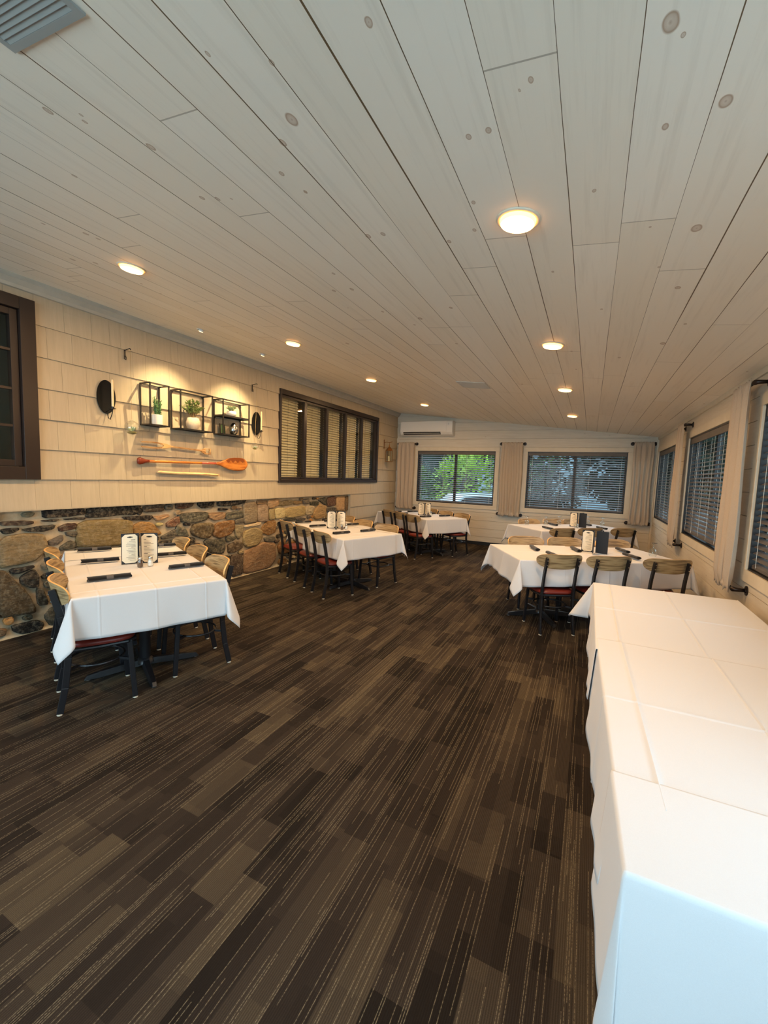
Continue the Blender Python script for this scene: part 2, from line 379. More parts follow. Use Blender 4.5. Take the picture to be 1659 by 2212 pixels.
def lathe(bm, prof, n=24, c=(0, 0, 0), mi=0, cap=True):
    rings = []
    for r, z in prof:
        rings.append([bm.verts.new((c[0]+max(r, 1e-4)*math.cos(2*PI*k/n), c[1]+max(r, 1e-4)*math.sin(2*PI*k/n), c[2]+z)) for k in range(n)])
    for a, b in zip(rings, rings[1:]):
        for k in range(n): bm.faces.new((a[k], a[(k+1) % n], b[(k+1) % n], b[k])).material_index = mi
    if cap: bm.faces.new(rings[0][::-1]).material_index = mi; bm.faces.new(rings[-1]).material_index = mi
def prism(bm, poly, ax, t0, t1, mi=0):
    """poly of 2D points in the two axes other than ax (in xyz order), extruded between t0 and t1"""
    def P(p, t): q = [0, 0, 0]; k = [i for i in range(3) if i != ax]; q[k[0]], q[k[1]] = p; q[ax] = t; return q
    a = [bm.verts.new(P(p, t0)) for p in poly]; b = [bm.verts.new(P(p, t1)) for p in poly]; n = len(poly)
    bm.faces.new(a).material_index = mi; bm.faces.new(b[::-1]).material_index = mi
    for i in range(n): bm.faces.new((a[i], b[i], b[(i+1) % n], a[(i+1) % n])).material_index = mi
def leaf(bm, base, d, L, W, up=Vector((0, 0, 1)), mi=0, thick=.004):
    d = Vector(d).normalized(); s = d.cross(up)
    if s.length < .05: s = Vector((1, 0, 0))
    s.normalize(); n = s.cross(d); base = Vector(base)
    p = [base, base+d*L*.35+s*W/2, base+d*L*.8+s*W*.36, base+d*L, base+d*L*.8-s*W*.36, base+d*L*.35-s*W/2]
    top = [bm.verts.new(q+n*thick*(0 if i in (0, 3) else .5)) for i, q in enumerate(p)]
    m1 = bm.verts.new(base+d*L*.5-n*thick)
    bm.faces.new(top).material_index = mi
    for i in range(6): bm.faces.new((top[i], m1, top[(i+1) % 6])).material_index = mi

# ================================================================== the room
XL, XR, YB, YF = -4.30, 1.10, 9.46, -2.9
def ceil_z(x): return 2.5117 - .1148*x
bm = new(); box(bm, XL-.12, XR+.14, YF-.1, YB+.14, -.06, 0); struct('floor', bm, M['carpet'])
bm = new(); prism(bm, [(XL-.2, ceil_z(XL-.2)), (XR+.14, ceil_z(XR+.14)), (XR+.14, ceil_z(XR)+.2), (XL-.2, ceil_z(XL)+.2)], 1, YF-.1, YB+.14)
struct('ceiling', bm, M['ceiling'])

def subtract(a, b, holes):
    seg = [(a, b)]
    for h0, h1 in sorted(holes):
        out = []
        for s0, s1 in seg:
            if h1 <= s0 or h0 >= s1: out.append((s0, s1)); continue
            if h0 > s0: out.append((s0, h0))
            if h1 < s1: out.append((h1, s1))
        seg = out
    return seg
def cells(u0, u1, z0, z1, holes):
    """holes (u0,u1,z0,z1); yields solid cells"""
    zs = sorted({z0, z1, *[z for h in holes for z in h[2:] if z0 < z < z1]})
    for a, b in zip(zs, zs[1:]):
        hh = [(h[0], h[1]) for h in holes if h[2] < b-1e-6 and h[3] > a+1e-6]
        for s in subtract(u0, u1, hh): yield s[0], s[1], a, b

BACK = [(-3.75, -1.918, .90, 2.10), (-1.245, .616, .90, 2.10)]
SIDE = [(7.25, 9.25, .89, 2.10), (4.60, 6.56, .89, 2.10), (2.10, 3.99, .89, 2.10), (-.65, 1.35, .89, 2.10)]
def mapper(kind):
    if kind == 'back': return lambda u, v, z: (u, YB+v, z)
    if kind == 'right': return lambda u, v, z: (XR+v, u, z)
    if kind == 'front': return lambda u, v, z: (u, YF-v, z)
def mbox(bm, F, u0, u1, v0, v1, z0, z1, mi=0):
    a = F(u0, v0, z0); b = F(u1, v1, z1)
    box(bm, min(a[0], b[0]), max(a[0], b[0]), min(a[1], b[1]), max(a[1], b[1]), z0, z1, mi)
def board_wall(name, kind, u0, u1, ztop, holes, m, pitch=.182, phase=.008):
    F = mapper(kind); bm = new(); z = phase-pitch
    while z < ztop:
        a, b = max(0, z+.0022), min(ztop, z+pitch-.0022)
        if b > a:
            for c in cells(u0, u1, a, b, holes): mbox(bm, F, c[0], c[1], 0, .02, c[2], c[3])
        z += pitch
    for c in cells(u0, u1, 0, ztop, holes): mbox(bm, F, c[0], c[1], .024, .12, c[2], c[3])
    return struct(name, bm, m)
# back wall: rectangular boards up to the lowest ceiling height, raking boards above
F = mapper('back'); bm = new(); z = .008-.182
while z < 3.1:
    a, b = max(0, z+.0022), z+.182-.0022
    if ceil_z(XR) > b:
        for c in cells(XL-.02, XR, a, b, BACK): mbox(bm, F, c[0], c[1], 0, .02, c[2], c[3])
    else:
        xa = min(XR, (2.5117-a)/.1148)
        if xa > XL:
            xb = (2.5117-b)/.1148
            poly = [(XL-.02, a), (xa, a)] + ([(XR, ceil_z(XR)+.002)] if xa >= XR and xb < XR else []) + ([(max(xb, XL), b), (XL-.02, b)] if xb > XL else [(XL-.02, ceil_z(XL))])
            prism(bm, poly, 1, YB, YB+.02)
    z += .182
for c in cells(XL-.1, XR+.1, 0, 2.3, BACK): mbox(bm, F, c[0], c[1], .024, .12, c[2], c[3])
prism(bm, [(XL-.1, 2.3), (XR+.1, 2.3), (XR+.1, ceil_z(XR+.1)+.05), (XL-.1, ceil_z(XL-.1)+.05)], 1, YB+.024, YB+.12)
struct('wall_back', bm, M['board'])
board_wall('wall_right', 'right', YF, YB, ceil_z(XR)+.03, SIDE, M['board_side'])
FR = [(-3.8, -.2, .45, 2.4)]
board_wall('wall_front', 'front', XL-.1, XR, 3.0, FR, M['board'])

# ---- left wall: painted shingle courses over a stone base, with two interior windows
LWIN = [(-.9, 1.983, 1.354, 2.842), (5.105, 8.40, 1.325, 2.745)]
STONE_END = 7.29
bm = new(); rs = random.Random(3); k = 0; z0 = .049
while z0 < 2.93:
    z1 = z0+.2613; ystart = YF if z0 > 1.0 else STONE_END+.02
    y = ystart; brk = []
    while y < YB:
        wd = rs.choice((.10, .14, .18, .22, .26, .30)) * rs.uniform(.9, 1.15)
        brk.append((y+.0008, min(y+wd-.0008, YB))); y += wd
    zs = sorted({z0, min(z1, 2.95), *[z for h in LWIN for z in h[2:] if z0 < z < z1]})
    for a, b in zip(zs, zs[1:]):
        hh = [(h[0], h[1]) for h in LWIN if h[2] < b-1e-6 and h[3] > a+1e-6]
        for s0, s1 in brk:
            jit = rs.uniform(-.001, .001)
            for c0, c1 in subtract(s0, s1, hh):
                if c1-c0 < .004: continue
                fx = lambda z: XL+jit-.016*(z-z0)/(z1-z0)
                vs = box(bm, XL-.03, XL, c0, c1, a, b)
                for v in vs:
                    if v.co.x > XL-.01: v.co.x = fx(v.co.z)
    z0 = z1; k += 1
for c in cells(YF, YB+.1, 1.094, 3.0, LWIN): box(bm, XL-.10, XL-.028, c[0], c[1], c[2], c[3])
box(bm, XL-.10, XL-.028, STONE_END+.02, YB+.1, 0, 1.094)
box(bm, XL-.10, XL-.004, STONE_END, STONE_END+.02, 0, 1.094)
box(bm, XL-.10, XL-.002, YF, STONE_END+.02, 1.086, 1.097)
struct('wall_left', bm, M['siding'])
bm = new(); prism(bm, [(XL-.02, 2.905), (XL+.015, 2.905), (XL+.022, 2.93), (XL+.055, 2.965), (XL+.06, 3.02), (XL-.02, 3.02)], 1, YF, YB)
struct('trim_1', bm, M['crown'])
# stones: outlines measured along the wall (distance, height)
STONES = [('d',[(2.03,1.08),(2.35,1.08),(2.36,1.02),(2.23,1.01),(2.03,1.01)]),('d',[(2.41,1.08),(2.92,1.08),(2.9,1.02),(2.85,0.98),(2.68,0.99),(2.51,0.98),(2.4,0.99)]),('e',[(1.72,1.0),(1.87,1.0),(1.94,0.99),(1.94,0.97),(1.85,0.96),(1.73,0.97)]),('d',[(1.72,0.94),(1.84,0.94),(1.84,0.92),(1.79,0.9),(1.74,0.9)]),('d',[(1.87,0.92),(1.98,0.94),(2.11,0.94),(2.09,0.9),(2.0,0.89),(1.91,0.9)]),('d',[(2.01,0.99),(2.15,0.99),(2.12,0.97),(2.02,0.98)]),('d',[(2.19,0.99),(2.38,0.99),(2.35,0.97),(2.21,0.98)]),('r',[(2.14,0.92),(2.21,0.94),(2.29,0.94),(2.29,0.9),(2.23,0.88),(2.15,0.88)]),('b',[(2.31,0.92),(2.38,0.95),(2.51,0.95),(2.81,0.92),(2.82,0.77),(2.74,0.68),(2.51,0.69),(2.3,0.72),(2.3,0.83)]),('o',[(2.86,0.86),(2.93,0.9),(3.04,0.88),(3.11,0.82),(3.17,0.74),(3.05,0.74),(2.85,0.77)]),('g',[(2.2,0.86),(2.29,0.86),(2.3,0.83),(2.26,0.81),(2.21,0.83)]),('g',[(2.06,0.8),(2.17,0.84),(2.17,0.79),(2.12,0.75),(2.06,0.76)]),('g',[(2.15,0.73),(2.23,0.78),(2.29,0.76),(2.29,0.71),(2.21,0.7),(2.15,0.7)]),('b',[(1.71,0.83),(1.77,0.87),(1.91,0.88),(2.02,0.85),(2.04,0.76),(1.99,0.68),(1.94,0.64),(1.82,0.63),(1.71,0.62)]),('d',[(2.74,0.97),(3.05,0.96),(3.07,0.94),(3.01,0.91),(2.78,0.93)]),('e',[(2.97,1.07),(3.19,1.08),(3.2,1.0),(2.97,1.0)]),('d',[(2.89,1.02),(2.94,1.05),(2.95,1.01),(2.92,0.97),(2.89,0.99)]),('t',[(3.08,0.94),(3.25,0.96),(3.27,0.93),(3.12,0.89)]),('r',[(3.24,0.86),(3.39,0.93),(3.41,0.85),(3.34,0.81),(3.25,0.81)]),('g',[(3.18,0.71),(3.34,0.77),(3.48,0.78),(3.46,0.72),(3.34,0.69),(3.19,0.68)]),('d',[(1.77,0.59),(1.93,0.6),(1.94,0.58),(1.84,0.55),(1.78,0.55)]),('e',[(1.84,0.51),(1.94,0.56),(1.97,0.5),(1.97,0.4),(1.92,0.4),(1.85,0.45)]),('b',[(1.7,0.58),(1.74,0.57),(1.79,0.5),(1.85,0.42),(1.9,0.32),(1.93,0.23),(1.93,0.18),(1.81,0.19),(1.69,0.21)]),('d',[(1.77,0.1),(1.94,0.1),(1.99,0.06),(1.97,0.01),(1.84,0.01),(1.78,0.05)]),('e',[(1.95,0.38),(2.0,0.37),(2.04,0.23),(1.96,0.23)]),('r',[(3.37,1.08),(3.6,1.08),(3.58,1.03),(3.46,1.01),(3.37,1.02)]),('d',[(3.68,1.08),(3.92,1.08),(3.9,1.01),(3.75,1.0),(3.68,1.04)]),('d',[(3.99,1.08),(4.47,1.08),(4.42,1.03),(4.19,1.01),(4.0,1.02)]),('l',[(4.43,1.03),(4.68,1.04),(4.7,0.75),(4.45,0.75)]),('l',[(4.71,0.99),(4.92,0.99),(4.94,0.74),(4.72,0.75)]),('g',[(3.4,0.94),(3.55,0.96),(3.82,0.95),(3.8,0.85),(3.6,0.83),(3.43,0.86)]),('t',[(3.83,0.93),(4.1,0.93),(4.11,0.85),(3.94,0.83),(3.85,0.87)]),('g',[(4.13,0.91),(4.43,0.93),(4.43,0.84),(4.27,0.83),(4.13,0.83)]),('b',[(3.57,0.74),(3.62,0.81),(3.89,0.8),(3.91,0.73),(3.85,0.62),(3.73,0.62),(3.6,0.68)]),('o',[(3.91,0.64),(3.96,0.79),(4.25,0.81),(4.27,0.7),(4.19,0.62),(4.02,0.59)]),('g',[(4.28,0.81),(4.43,0.83),(4.43,0.76),(4.29,0.76)]),('l',[(4.28,0.73),(4.43,0.72),(4.43,0.63),(4.35,0.53),(4.29,0.6)]),('g',[(3.76,0.59),(4.09,0.57),(4.1,0.44),(4.07,0.38),(3.85,0.42)]),('g',[(4.12,0.59),(4.27,0.59),(4.28,0.54),(4.14,0.52)]),('e',[(4.16,0.48),(4.35,0.51),(4.42,0.46),(4.41,0.4),(4.25,0.36),(4.17,0.37)]),('e',[(4.21,0.32),(4.42,0.31),(4.42,0.04),(4.23,0.03)]),('t',[(4.44,0.55),(4.49,0.64),(4.66,0.67),(4.81,0.61),(4.8,0.49),(4.7,0.4),(4.52,0.4),(4.45,0.45)]),('o',[(4.81,0.64),(4.89,0.72),(5.11,0.74),(5.12,0.56),(4.97,0.52),(4.83,0.57)]),('t',[(4.45,0.33),(4.61,0.37),(4.87,0.42),(5.1,0.37),(5.11,0.12),(4.97,0.02),(4.53,0.02),(4.45,0.07)]),('g',[(4.86,0.5),(5.09,0.49),(5.09,0.42),(4.89,0.43)]),('t',[(4.71,1.06),(4.91,1.06),(4.91,1.01),(4.71,1.0)]),('t',[(4.93,1.06),(5.17,1.07),(5.16,0.97),(5.03,0.94),(4.94,0.94)]),('t',[(5.19,1.02),(5.4,1.04),(5.53,1.03),(5.52,0.97),(5.29,0.95),(5.18,0.97)]),('l',[(5.1,0.92),(5.32,0.92),(5.34,0.77),(5.11,0.76)]),('t',[(5.35,0.91),(5.85,0.93),(5.87,0.77),(5.55,0.75),(5.35,0.77)]),('t',[(4.97,0.92),(5.08,0.92),(5.09,0.76),(4.97,0.76)]),('t',[(5.55,1.02),(5.77,1.02),(5.77,0.96),(5.56,0.96)]),('g',[(5.8,1.04),(5.97,1.04),(5.98,0.96),(5.82,0.95)]),('g',[(6.01,0.99),(6.25,0.99),(6.24,0.92),(6.02,0.93)]),('g',[(6.24,1.02),(6.5,1.05),(6.51,0.91),(6.42,0.93)]),('r',[(6.54,1.04),(6.8,1.07),(6.81,0.89),(6.55,0.88)]),('t',[(6.85,1.04),(7.13,1.05),(7.14,0.78),(6.86,0.79)]),('t',[(7.17,1.03),(7.3,1.05),(7.32,0.78),(7.19,0.77)]),('l',[(5.88,0.86),(6.01,0.92),(6.14,0.9),(6.08,0.77),(5.9,0.77)]),('t',[(6.1,0.77),(6.29,0.93),(6.51,0.88),(6.46,0.69),(6.18,0.67)]),('g',[(6.53,0.85),(6.83,0.85),(6.84,0.78),(6.53,0.79)]),('t',[(6.52,0.72),(6.65,0.77),(6.82,0.74),(6.73,0.62),(6.52,0.65)]),('g',[(5.31,0.73),(5.41,0.76),(5.58,0.75),(5.63,0.7),(5.36,0.71)]),('g',[(5.64,0.73),(5.73,0.74),(5.87,0.72),(5.86,0.68),(5.66,0.69)]),('l',[(4.46,0.72),(4.77,0.74),(4.78,0.7),(4.46,0.69)]),('d',[(4.0,0.99),(4.14,0.98),(4.14,0.96),(4.0,0.96)]),('d',[(3.46,0.84),(3.57,0.84),(3.55,0.8),(3.47,0.81)]),('g',[(3.37,0.81),(3.49,0.77),(3.53,0.67),(3.36,0.7)])]
SCOL = {'d': (112, 106, 104), 'e': (150, 138, 126), 'r': (166, 142, 126), 'b': (188, 170, 146), 'o': (210, 180, 140), 'g': (164, 160, 150), 't': (212, 196, 170), 'l': (226, 216, 194)}
def chaikin(p, n=1):
    for _ in range(n):
        q = []
        for i in range(len(p)):
            a, b = p[i], p[(i+1) % len(p)]
            q += [(a[0]*.86+b[0]*.14, a[1]*.86+b[1]*.14), (a[0]*.14+b[0]*.86, a[1]*.14+b[1]*.86)]
        p = q
    return p
def inside(pt, poly):
    x, y = pt; c = False
    for i in range(len(poly)):
        (x1, y1), (x2, y2) = poly[i], poly[i-1]
        if (y1 > y) != (y2 > y) and x < (x2-x1)*(y-y1)/(y2-y1)+x1: c = not c
    return c
rs = random.Random(11); polys = [p for _, p in STONES]; allst = list(STONES)
for _ in range(16000):
    cy, cz = rs.uniform(YF, 7.2), rs.uniform(.04, 1.05); sc = rs.choice((1, .8, .6, .45, .32, .26, .2)) if _ > 2500 else rs.choice((1.3, 1)); wd, hd = .17*sc*rs.uniform(.8, 1.4), .105*sc*rs.uniform(.8, 1.3)
    n = 7; p = [(cy+wd*math.copysign(abs(math.cos(2*PI*i/n+.3))**.7, math.cos(2*PI*i/n+.3))*rs.uniform(.85, 1.12), cz+hd*math.copysign(abs(math.sin(2*PI*i/n+.3))**.7, math.sin(2*PI*i/n+.3))*rs.uniform(.85, 1.12)) for i in range(n)]
    p = [(min(a, 7.27), min(max(b, .01), 1.085)) for a, b in p]
    big = [(cy+(a-cy)*1.20, cz+(b-cz)*1.22) for a, b in p]
    if any(abs(sum(a for a, _ in q)/len(q)-cy) < .9 and (any(inside(v, q) for v in big) or any(inside(v, big) for v in q) or inside((cy, cz), q)) for q in polys): continue
    polys.append(p); allst.append((rs.choice('debgtol'), p))
bm = new(); cl = bm.loops.layers.color.new('col'); BX = XL-.072
from mathutils import noise as mnoise
for kind, poly in allst:
    p = chaikin(poly, 1)
    if len(p) < 14: p = [q for i in range(len(p)) for q in (p[i], ((p[i][0]+p[(i+1) % len(p)][0])/2, (p[i][1]+p[(i+1) % len(p)][1])/2))]
    cy = sum(a for a, _ in p)/len(p); cz = sum(b for _, b in p)/len(p)
    ff = rs.uniform(.86, 1.12); base = [v*ff*rs.uniform(.98, 1.02) for v in SCOL[kind]]; c4 = srgb(*[min(255, v) for v in base])
    rings = []; rnd = rs.uniform(0, 50); dep = rs.uniform(.022, .04)
    for f, hgt in ((1.09, -.010), (1.078, dep*.55), (1.045, dep*.92), (.88, dep), (.62, dep*1.0), (.38, dep*1.03), (.16, dep*1.0)):
        ring = []
        for a, b in p:
            y, z = min(cy+(a-cy)*f, 7.288), min(cz+(b-cz)*f, 1.088)
            if f > .9: y += mnoise.noise(Vector((a*16, b*16, 7)))*.008; z = min(z+mnoise.noise(Vector((a*16, b*16, 17)))*.007, 1.088)
            nn = mnoise.noise(Vector((y*14, z*22, rnd)))*.012 + mnoise.noise(Vector((y*30, z*90, rnd)))*.007
            ring.append(bm.verts.new((BX+hgt+(nn if f < .99 else 0), y, z)))
        rings.append(ring)
    cv = bm.verts.new((BX+dep, cy, cz)); fs = []
    for a, b in zip(rings, rings[1:]):
        for i in range(len(a)): fs.append(bm.faces.new((a[i], a[(i+1) % len(a)], b[(i+1) % len(a)], b[i])))
    for i in range(len(rings[-1])): fs.append(bm.faces.new((rings[-1][i], rings[-1][(i+1) % len(p)], cv)))
    for f in fs:
        f.smooth = True
        for l in f.loops: l[cl] = c4
# mortar bed with an uneven face, slightly proud at the foot of the wall
ny, nz = 340, 40; gv = []
for i in range(ny+1):
    row = []
    for j in range(nz+1):
        y = YF+(STONE_END-YF)*i/ny; z = 1.094*j/nz
        foot = max(0, 1-z/.05)**2*.03
        row.append(bm.verts.new((BX+.001+foot+mnoise.noise(Vector((y*9, z*9, 3)))*.008, y, z)))
    gv.append(row)
for i in range(ny):
    for j in range(nz):
        f = bm.faces.new((gv[i][j], gv[i+1][j], gv[i+1][j+1], gv[i][j+1])); f.material_index = 1; f.smooth = True
box(bm, BX-.06, BX-.015, YF, STONE_END, 0, 1.094, 1)
struct('wall_stone_base', bm, [M['stone'], M['mortar']])

# ---- passage behind the interior windows
bm = new(); box(bm, -5.6, -5.55, YF, YB, 0, 3.1); box(bm, -5.6, XL-.1, YF-.05, YF, 0, 3.1); box(bm, -5.6, XL-.1, YB, YB+.05, 0, 3.1); box(bm, -5.6, XL-.1, YF, YB, 3.05, 3.1); box(bm, -5.6, XL-.1, YF, YB, -.05, 0)
struct('wall_passage', bm, M['darkroom'])

# ---- skirting
bm = new(); box(bm, XL, XR, YB-.012, YB, 0, .075); struct('baseboard_back', bm, M['rubber'])
bm = new(); box(bm, XR-.012, XR, YF, YB-.012, 0, .075); struct('baseboard_right', bm, M['rubber'])
bm = new(); box(bm, XL, XL+.012, STONE_END+.02, YB-.012, 0, .075); struct('baseboard_left', bm, M['rubber'])
bm = new(); box(bm, XR-.018, XR, YF, YB, 2.335, ceil_z(XR-.018)-.001); struct('trim_2', bm, M['casing'])
bm = new(); box(bm, XR-.03, XR, YB-.03, YB, .075, 2.335); struct('trim_3', bm, M['casing'])

# ---- exterior windows
def window(n, kind, u0, u1, z0, z1, casing=.09, mull=(.5,), trim=True):
    F = mapper(kind); root = bpy.data.objects.new('window_%d' % n, None); COL.objects.link(root); root['kind'] = 'structure'
    root.location = F((u0+u1)/2, 0, z0); inv = Vector(root.location)
    def put(name, bm, m, par=root, **kw):
        for v in bm.verts: v.co -= inv
        return obj(name, bm, m, par, **kw)
    if trim:
        bm = new(); c = casing
        mbox(bm, F, u0-c, u1+c, -.018, 0, z1, z1+c); mbox(bm, F, u0-c, u1+c, -.018, 0, z0-c, z0)
        mbox(bm, F, u0-c, u0, -.018, 0, z0, z1); mbox(bm, F, u1, u1+c, -.018, 0, z0, z1)
        mbox(bm, F, u0-.004, u0+.006, 0, .12, z0, z1); mbox(bm, F, u1-.006, u1+.004, 0, .12, z0, z1)
        put('casing', bm, M['casing'], bevel=.002)
    bm = new(); e = .042
    mbox(bm, F, u0+.004, u1-.004, -.004, .115, z0-.004, z0+.012)
    mbox(bm, F, u0+.004, u0+.016, -.002, .07, z0, z1); mbox(bm, F, u1-.016, u1-.004, -.002, .07, z0, z1); mbox(bm, F, u0, u1, -.002, .07, z1-.012, z1+.002)
    mbox(bm, F, u0, u1, .07, .115, z0, z0+e); mbox(bm, F, u0, u1, .07, .115, z1-e, z1)
    mbox(bm, F, u0, u0+e, .07, .115, z0, z1); mbox(bm, F, u1-e, u1, .07, .115, z0, z1)
    put('frame', bm, M['vinyl'])
    for q in mull:
        bm = new(); um = u0+(u1-u0)*q; mbox(bm, F, um-.028, um+.028, .066, .112, z0+e, z1-e); put('mullion', bm, M['vinyl'])
    qs = [0, *mull, 1]
    for a, b in zip(qs, qs[1:]):
        bm = new(); mbox(bm, F, u0+(u1-u0)*a+.03, u0+(u1-u0)*b-.03, .092, .096, z0+.03, z1-.03); put('pane', bm, M['glass'])
    return root
for i, h in enumerate(BACK): window(i+1, 'back', *h)
for i, h in enumerate(SIDE): window(i+3, 'right', *h)
window(7, 'front', *FR[0], casing=.09, mull=(.25, .5, .75))

def blind(kind, u0, u1, z0, z1, label, tilt=20, n=24, gap=.03, cords=4, mate='blind', valance=.08, v0=.036, name='window_blind', F=None, wdt=.050):
    F = F or mapper(kind); base = Vector(F((u0+u1)/2, v0, z1)); root = thing(name, label, 'blind', base, 0, 'horizontal slat blinds')
    def put(nm, bm, m, **kw):
        for v in bm.verts: v.co -= base
        return obj(nm, bm, m, root, **kw)
    e = .018; top = z1-valance; bot = z0+gap; pitch = (top-bot)/n
    bm = new(); mbox(bm, F, u0+e, u1-e, v0-.034, v0-.026, top-.004, z1-.013); mbox(bm, F, u0+e, u1-e, v0-.026, v0+.024, top+.012, z1-.013)
    put('valance', bm, M[mate], bevel=.002)
    bm = new(); t = math.radians(tilt); hw = wdt/2
    for i in range(n):
        z = top-pitch*(i+.6); L = []
        for uu in (u0+e, u1-e):
            row = []
            for s, cr_ in ((-1, 0), (-.33, .0022), (.33, .0022), (1, 0)):
                dv, dz = s*hw*math.cos(t)-cr_*math.sin(t), s*hw*math.sin(t)+cr_*math.cos(t)
                row.append((uu, v0+dv, z+dz))
            L.append(row)
        th = .0013
        for s in range(3):
            a = [F(*L[0][s]), F(*L[1][s]), F(*L[1][s+1]), F(*L[0][s+1])]
            up = [bm.verts.new((q[0], q[1], q[2]+th)) for q in a]; dn = [bm.verts.new((q[0], q[1], q[2]-th)) for q in a]
            bm.faces.new(up); bm.faces.new(dn[::-1]); bm.faces.new((up[0], dn[0], dn[1], up[1])); bm.faces.new((up[2], dn[2], dn[3], up[3]))
    put('slats', bm, M[mate])
    bm = new(); mbox(bm, F, u0+e, u1-e, v0-.022, v0+.022, bot-.014, bot+.004); put('bottom_rail', bm, M[mate], bevel=.002)
    for i in range(cords):
        bm = new(); u = u0+.1+(u1-u0-.2)*i/(cords-1)
        for dv in (-wdt/2*math.cos(t)-.001, wdt/2*math.cos(t)+.001):
            mbox(bm, F, u-.0013, u+.0013, v0+dv-.001, v0+dv+.001, bot, top+.01)
        put('cord', bm, M['cord_tan' if mate == 'blind_cream' else 'cord'])
    return root
blind('back', *BACK[0], 'grey slat blind in the back wall window below the air conditioner', tilt=23)
blind('back', *BACK[1], 'grey slat blind in the back wall window nearest the right corner', tilt=29)
blind('right', *SIDE[0], 'grey slat blind of the right wall window nearest the back corner', tilt=16, cords=5)
blind('right', *SIDE[1], 'grey slat blind of the right wall window between the two side curtains', tilt=24, cords=6, gap=.05)
blind('right', *SIDE[2], 'grey slat blind at the right edge of the photo, beside the near side curtain', tilt=26, cords=6)

# ---- interior windows of the left wall
def lwindow(n, y0, y1, z0, z1, fr, sashes, muntins=None):
    root = bpy.data.objects.new('window_%d' % n, None); COL.objects.link(root); root['kind'] = 'structure'; root.location = (XL, (y0+y1)/2, z0); inv = Vector(root.location)
    def put(name, bm, m, par=root, **kw):
        for v in bm.verts: v.co -= inv
        return obj(name, bm, m, par, **kw)
    f0, f1, f2, f3 = fr   # side, top, bottom, near side
    bm = new()
    box(bm, XL-.09, XL+.024, y0, y0+f3, z0, z1); box(bm, XL-.09, XL+.024, y1-f0, y1, z0, z1)
    box(bm, XL-.09, XL+.024, y0+f3, y1-f0, z1-f1, z1); box(bm, XL-.09, XL+.024, y0+f3, y1-f0, z0, z0+f2)
    put('frame', bm, M['frame'], bevel=.003)
    a, b = y0+f3, y1-f0; wd = (b-a)/sashes; s = .052 if muntins else .030
    for i in range(sashes):
        p, q = a+wd*i+.004, a+wd*(i+1)-.004; c, d = z0+f2+.004, z1-f1-.004
        bm = new(); xx0, xx1 = XL-.07, XL-.012
        box(bm, xx0, xx1, p, p+s, c, d); box(bm, xx0, xx1, q-s, q, c, d); box(bm, xx0, xx1, p+s, q-s, d-s, d); box(bm, xx0, xx1, p+s, q-s, c, c+s)
        if muntins:
            for zz in muntins: box(bm, xx0+.01, xx1-.005, p+s, q-s, zz-.011, zz+.011)
            for t in (1/3, 2/3): box(bm, xx0+.01, xx1-.005, p+s+(q-p-2*s)*t-.011, p+s+(q-p-2*s)*t+.011, c+s, d-s)
        sa = put('sash', bm, M['frame'], bevel=.002)
        bm = new(); box(bm, XL-.045, XL-.041, p+s-.004, q-s+.004, c+s-.004, d-s+.004); g = put('pane', bm, M['glass'], sa)
        if not muntins and i % 2 == 0:
            bm = new(); box(bm, XL-.012, XL+.006, q-.12, q-.06, c+.01, c+.022); box(bm, XL-.012, XL+.002, p+.01, p+.07, c-.002, c+.01); put('latch', bm, M['black'], sa)
    return root
lwindow(8, *LWIN[0], (.11, .10, .108, .11), 3, (1.798, 2.10, 2.411))
lwindow(9, *LWIN[1], (.05, .075, .055, .035), 5)
FL = lambda u, v, z: (XL-.13-v, u, z)
pw = (8.40-.05-5.14)/5; ords = ['in the first pane of the five-pane window, nearest the wall shelves', 'in the second pane from the left of the five-pane window', 'in the middle pane of the five-pane window', 'in the fourth pane from the left of the five-pane window', 'in the last pane of the five-pane window, nearest the lantern']
for i in range(5):
    blind(None, 5.14+pw*i+.03, 5.14+pw*(i+1)-.05, 1.36, 2.71, 'cream slat blind '+ords[i], tilt=56, n=30, gap=.04, cords=3, mate='blind_cream', valance=.05, v0=0, F=FL)
for o in COL.objects:
    if o.get('label', '').startswith('cream slat'): o['group'] = 'cream blinds behind the five-pane window'

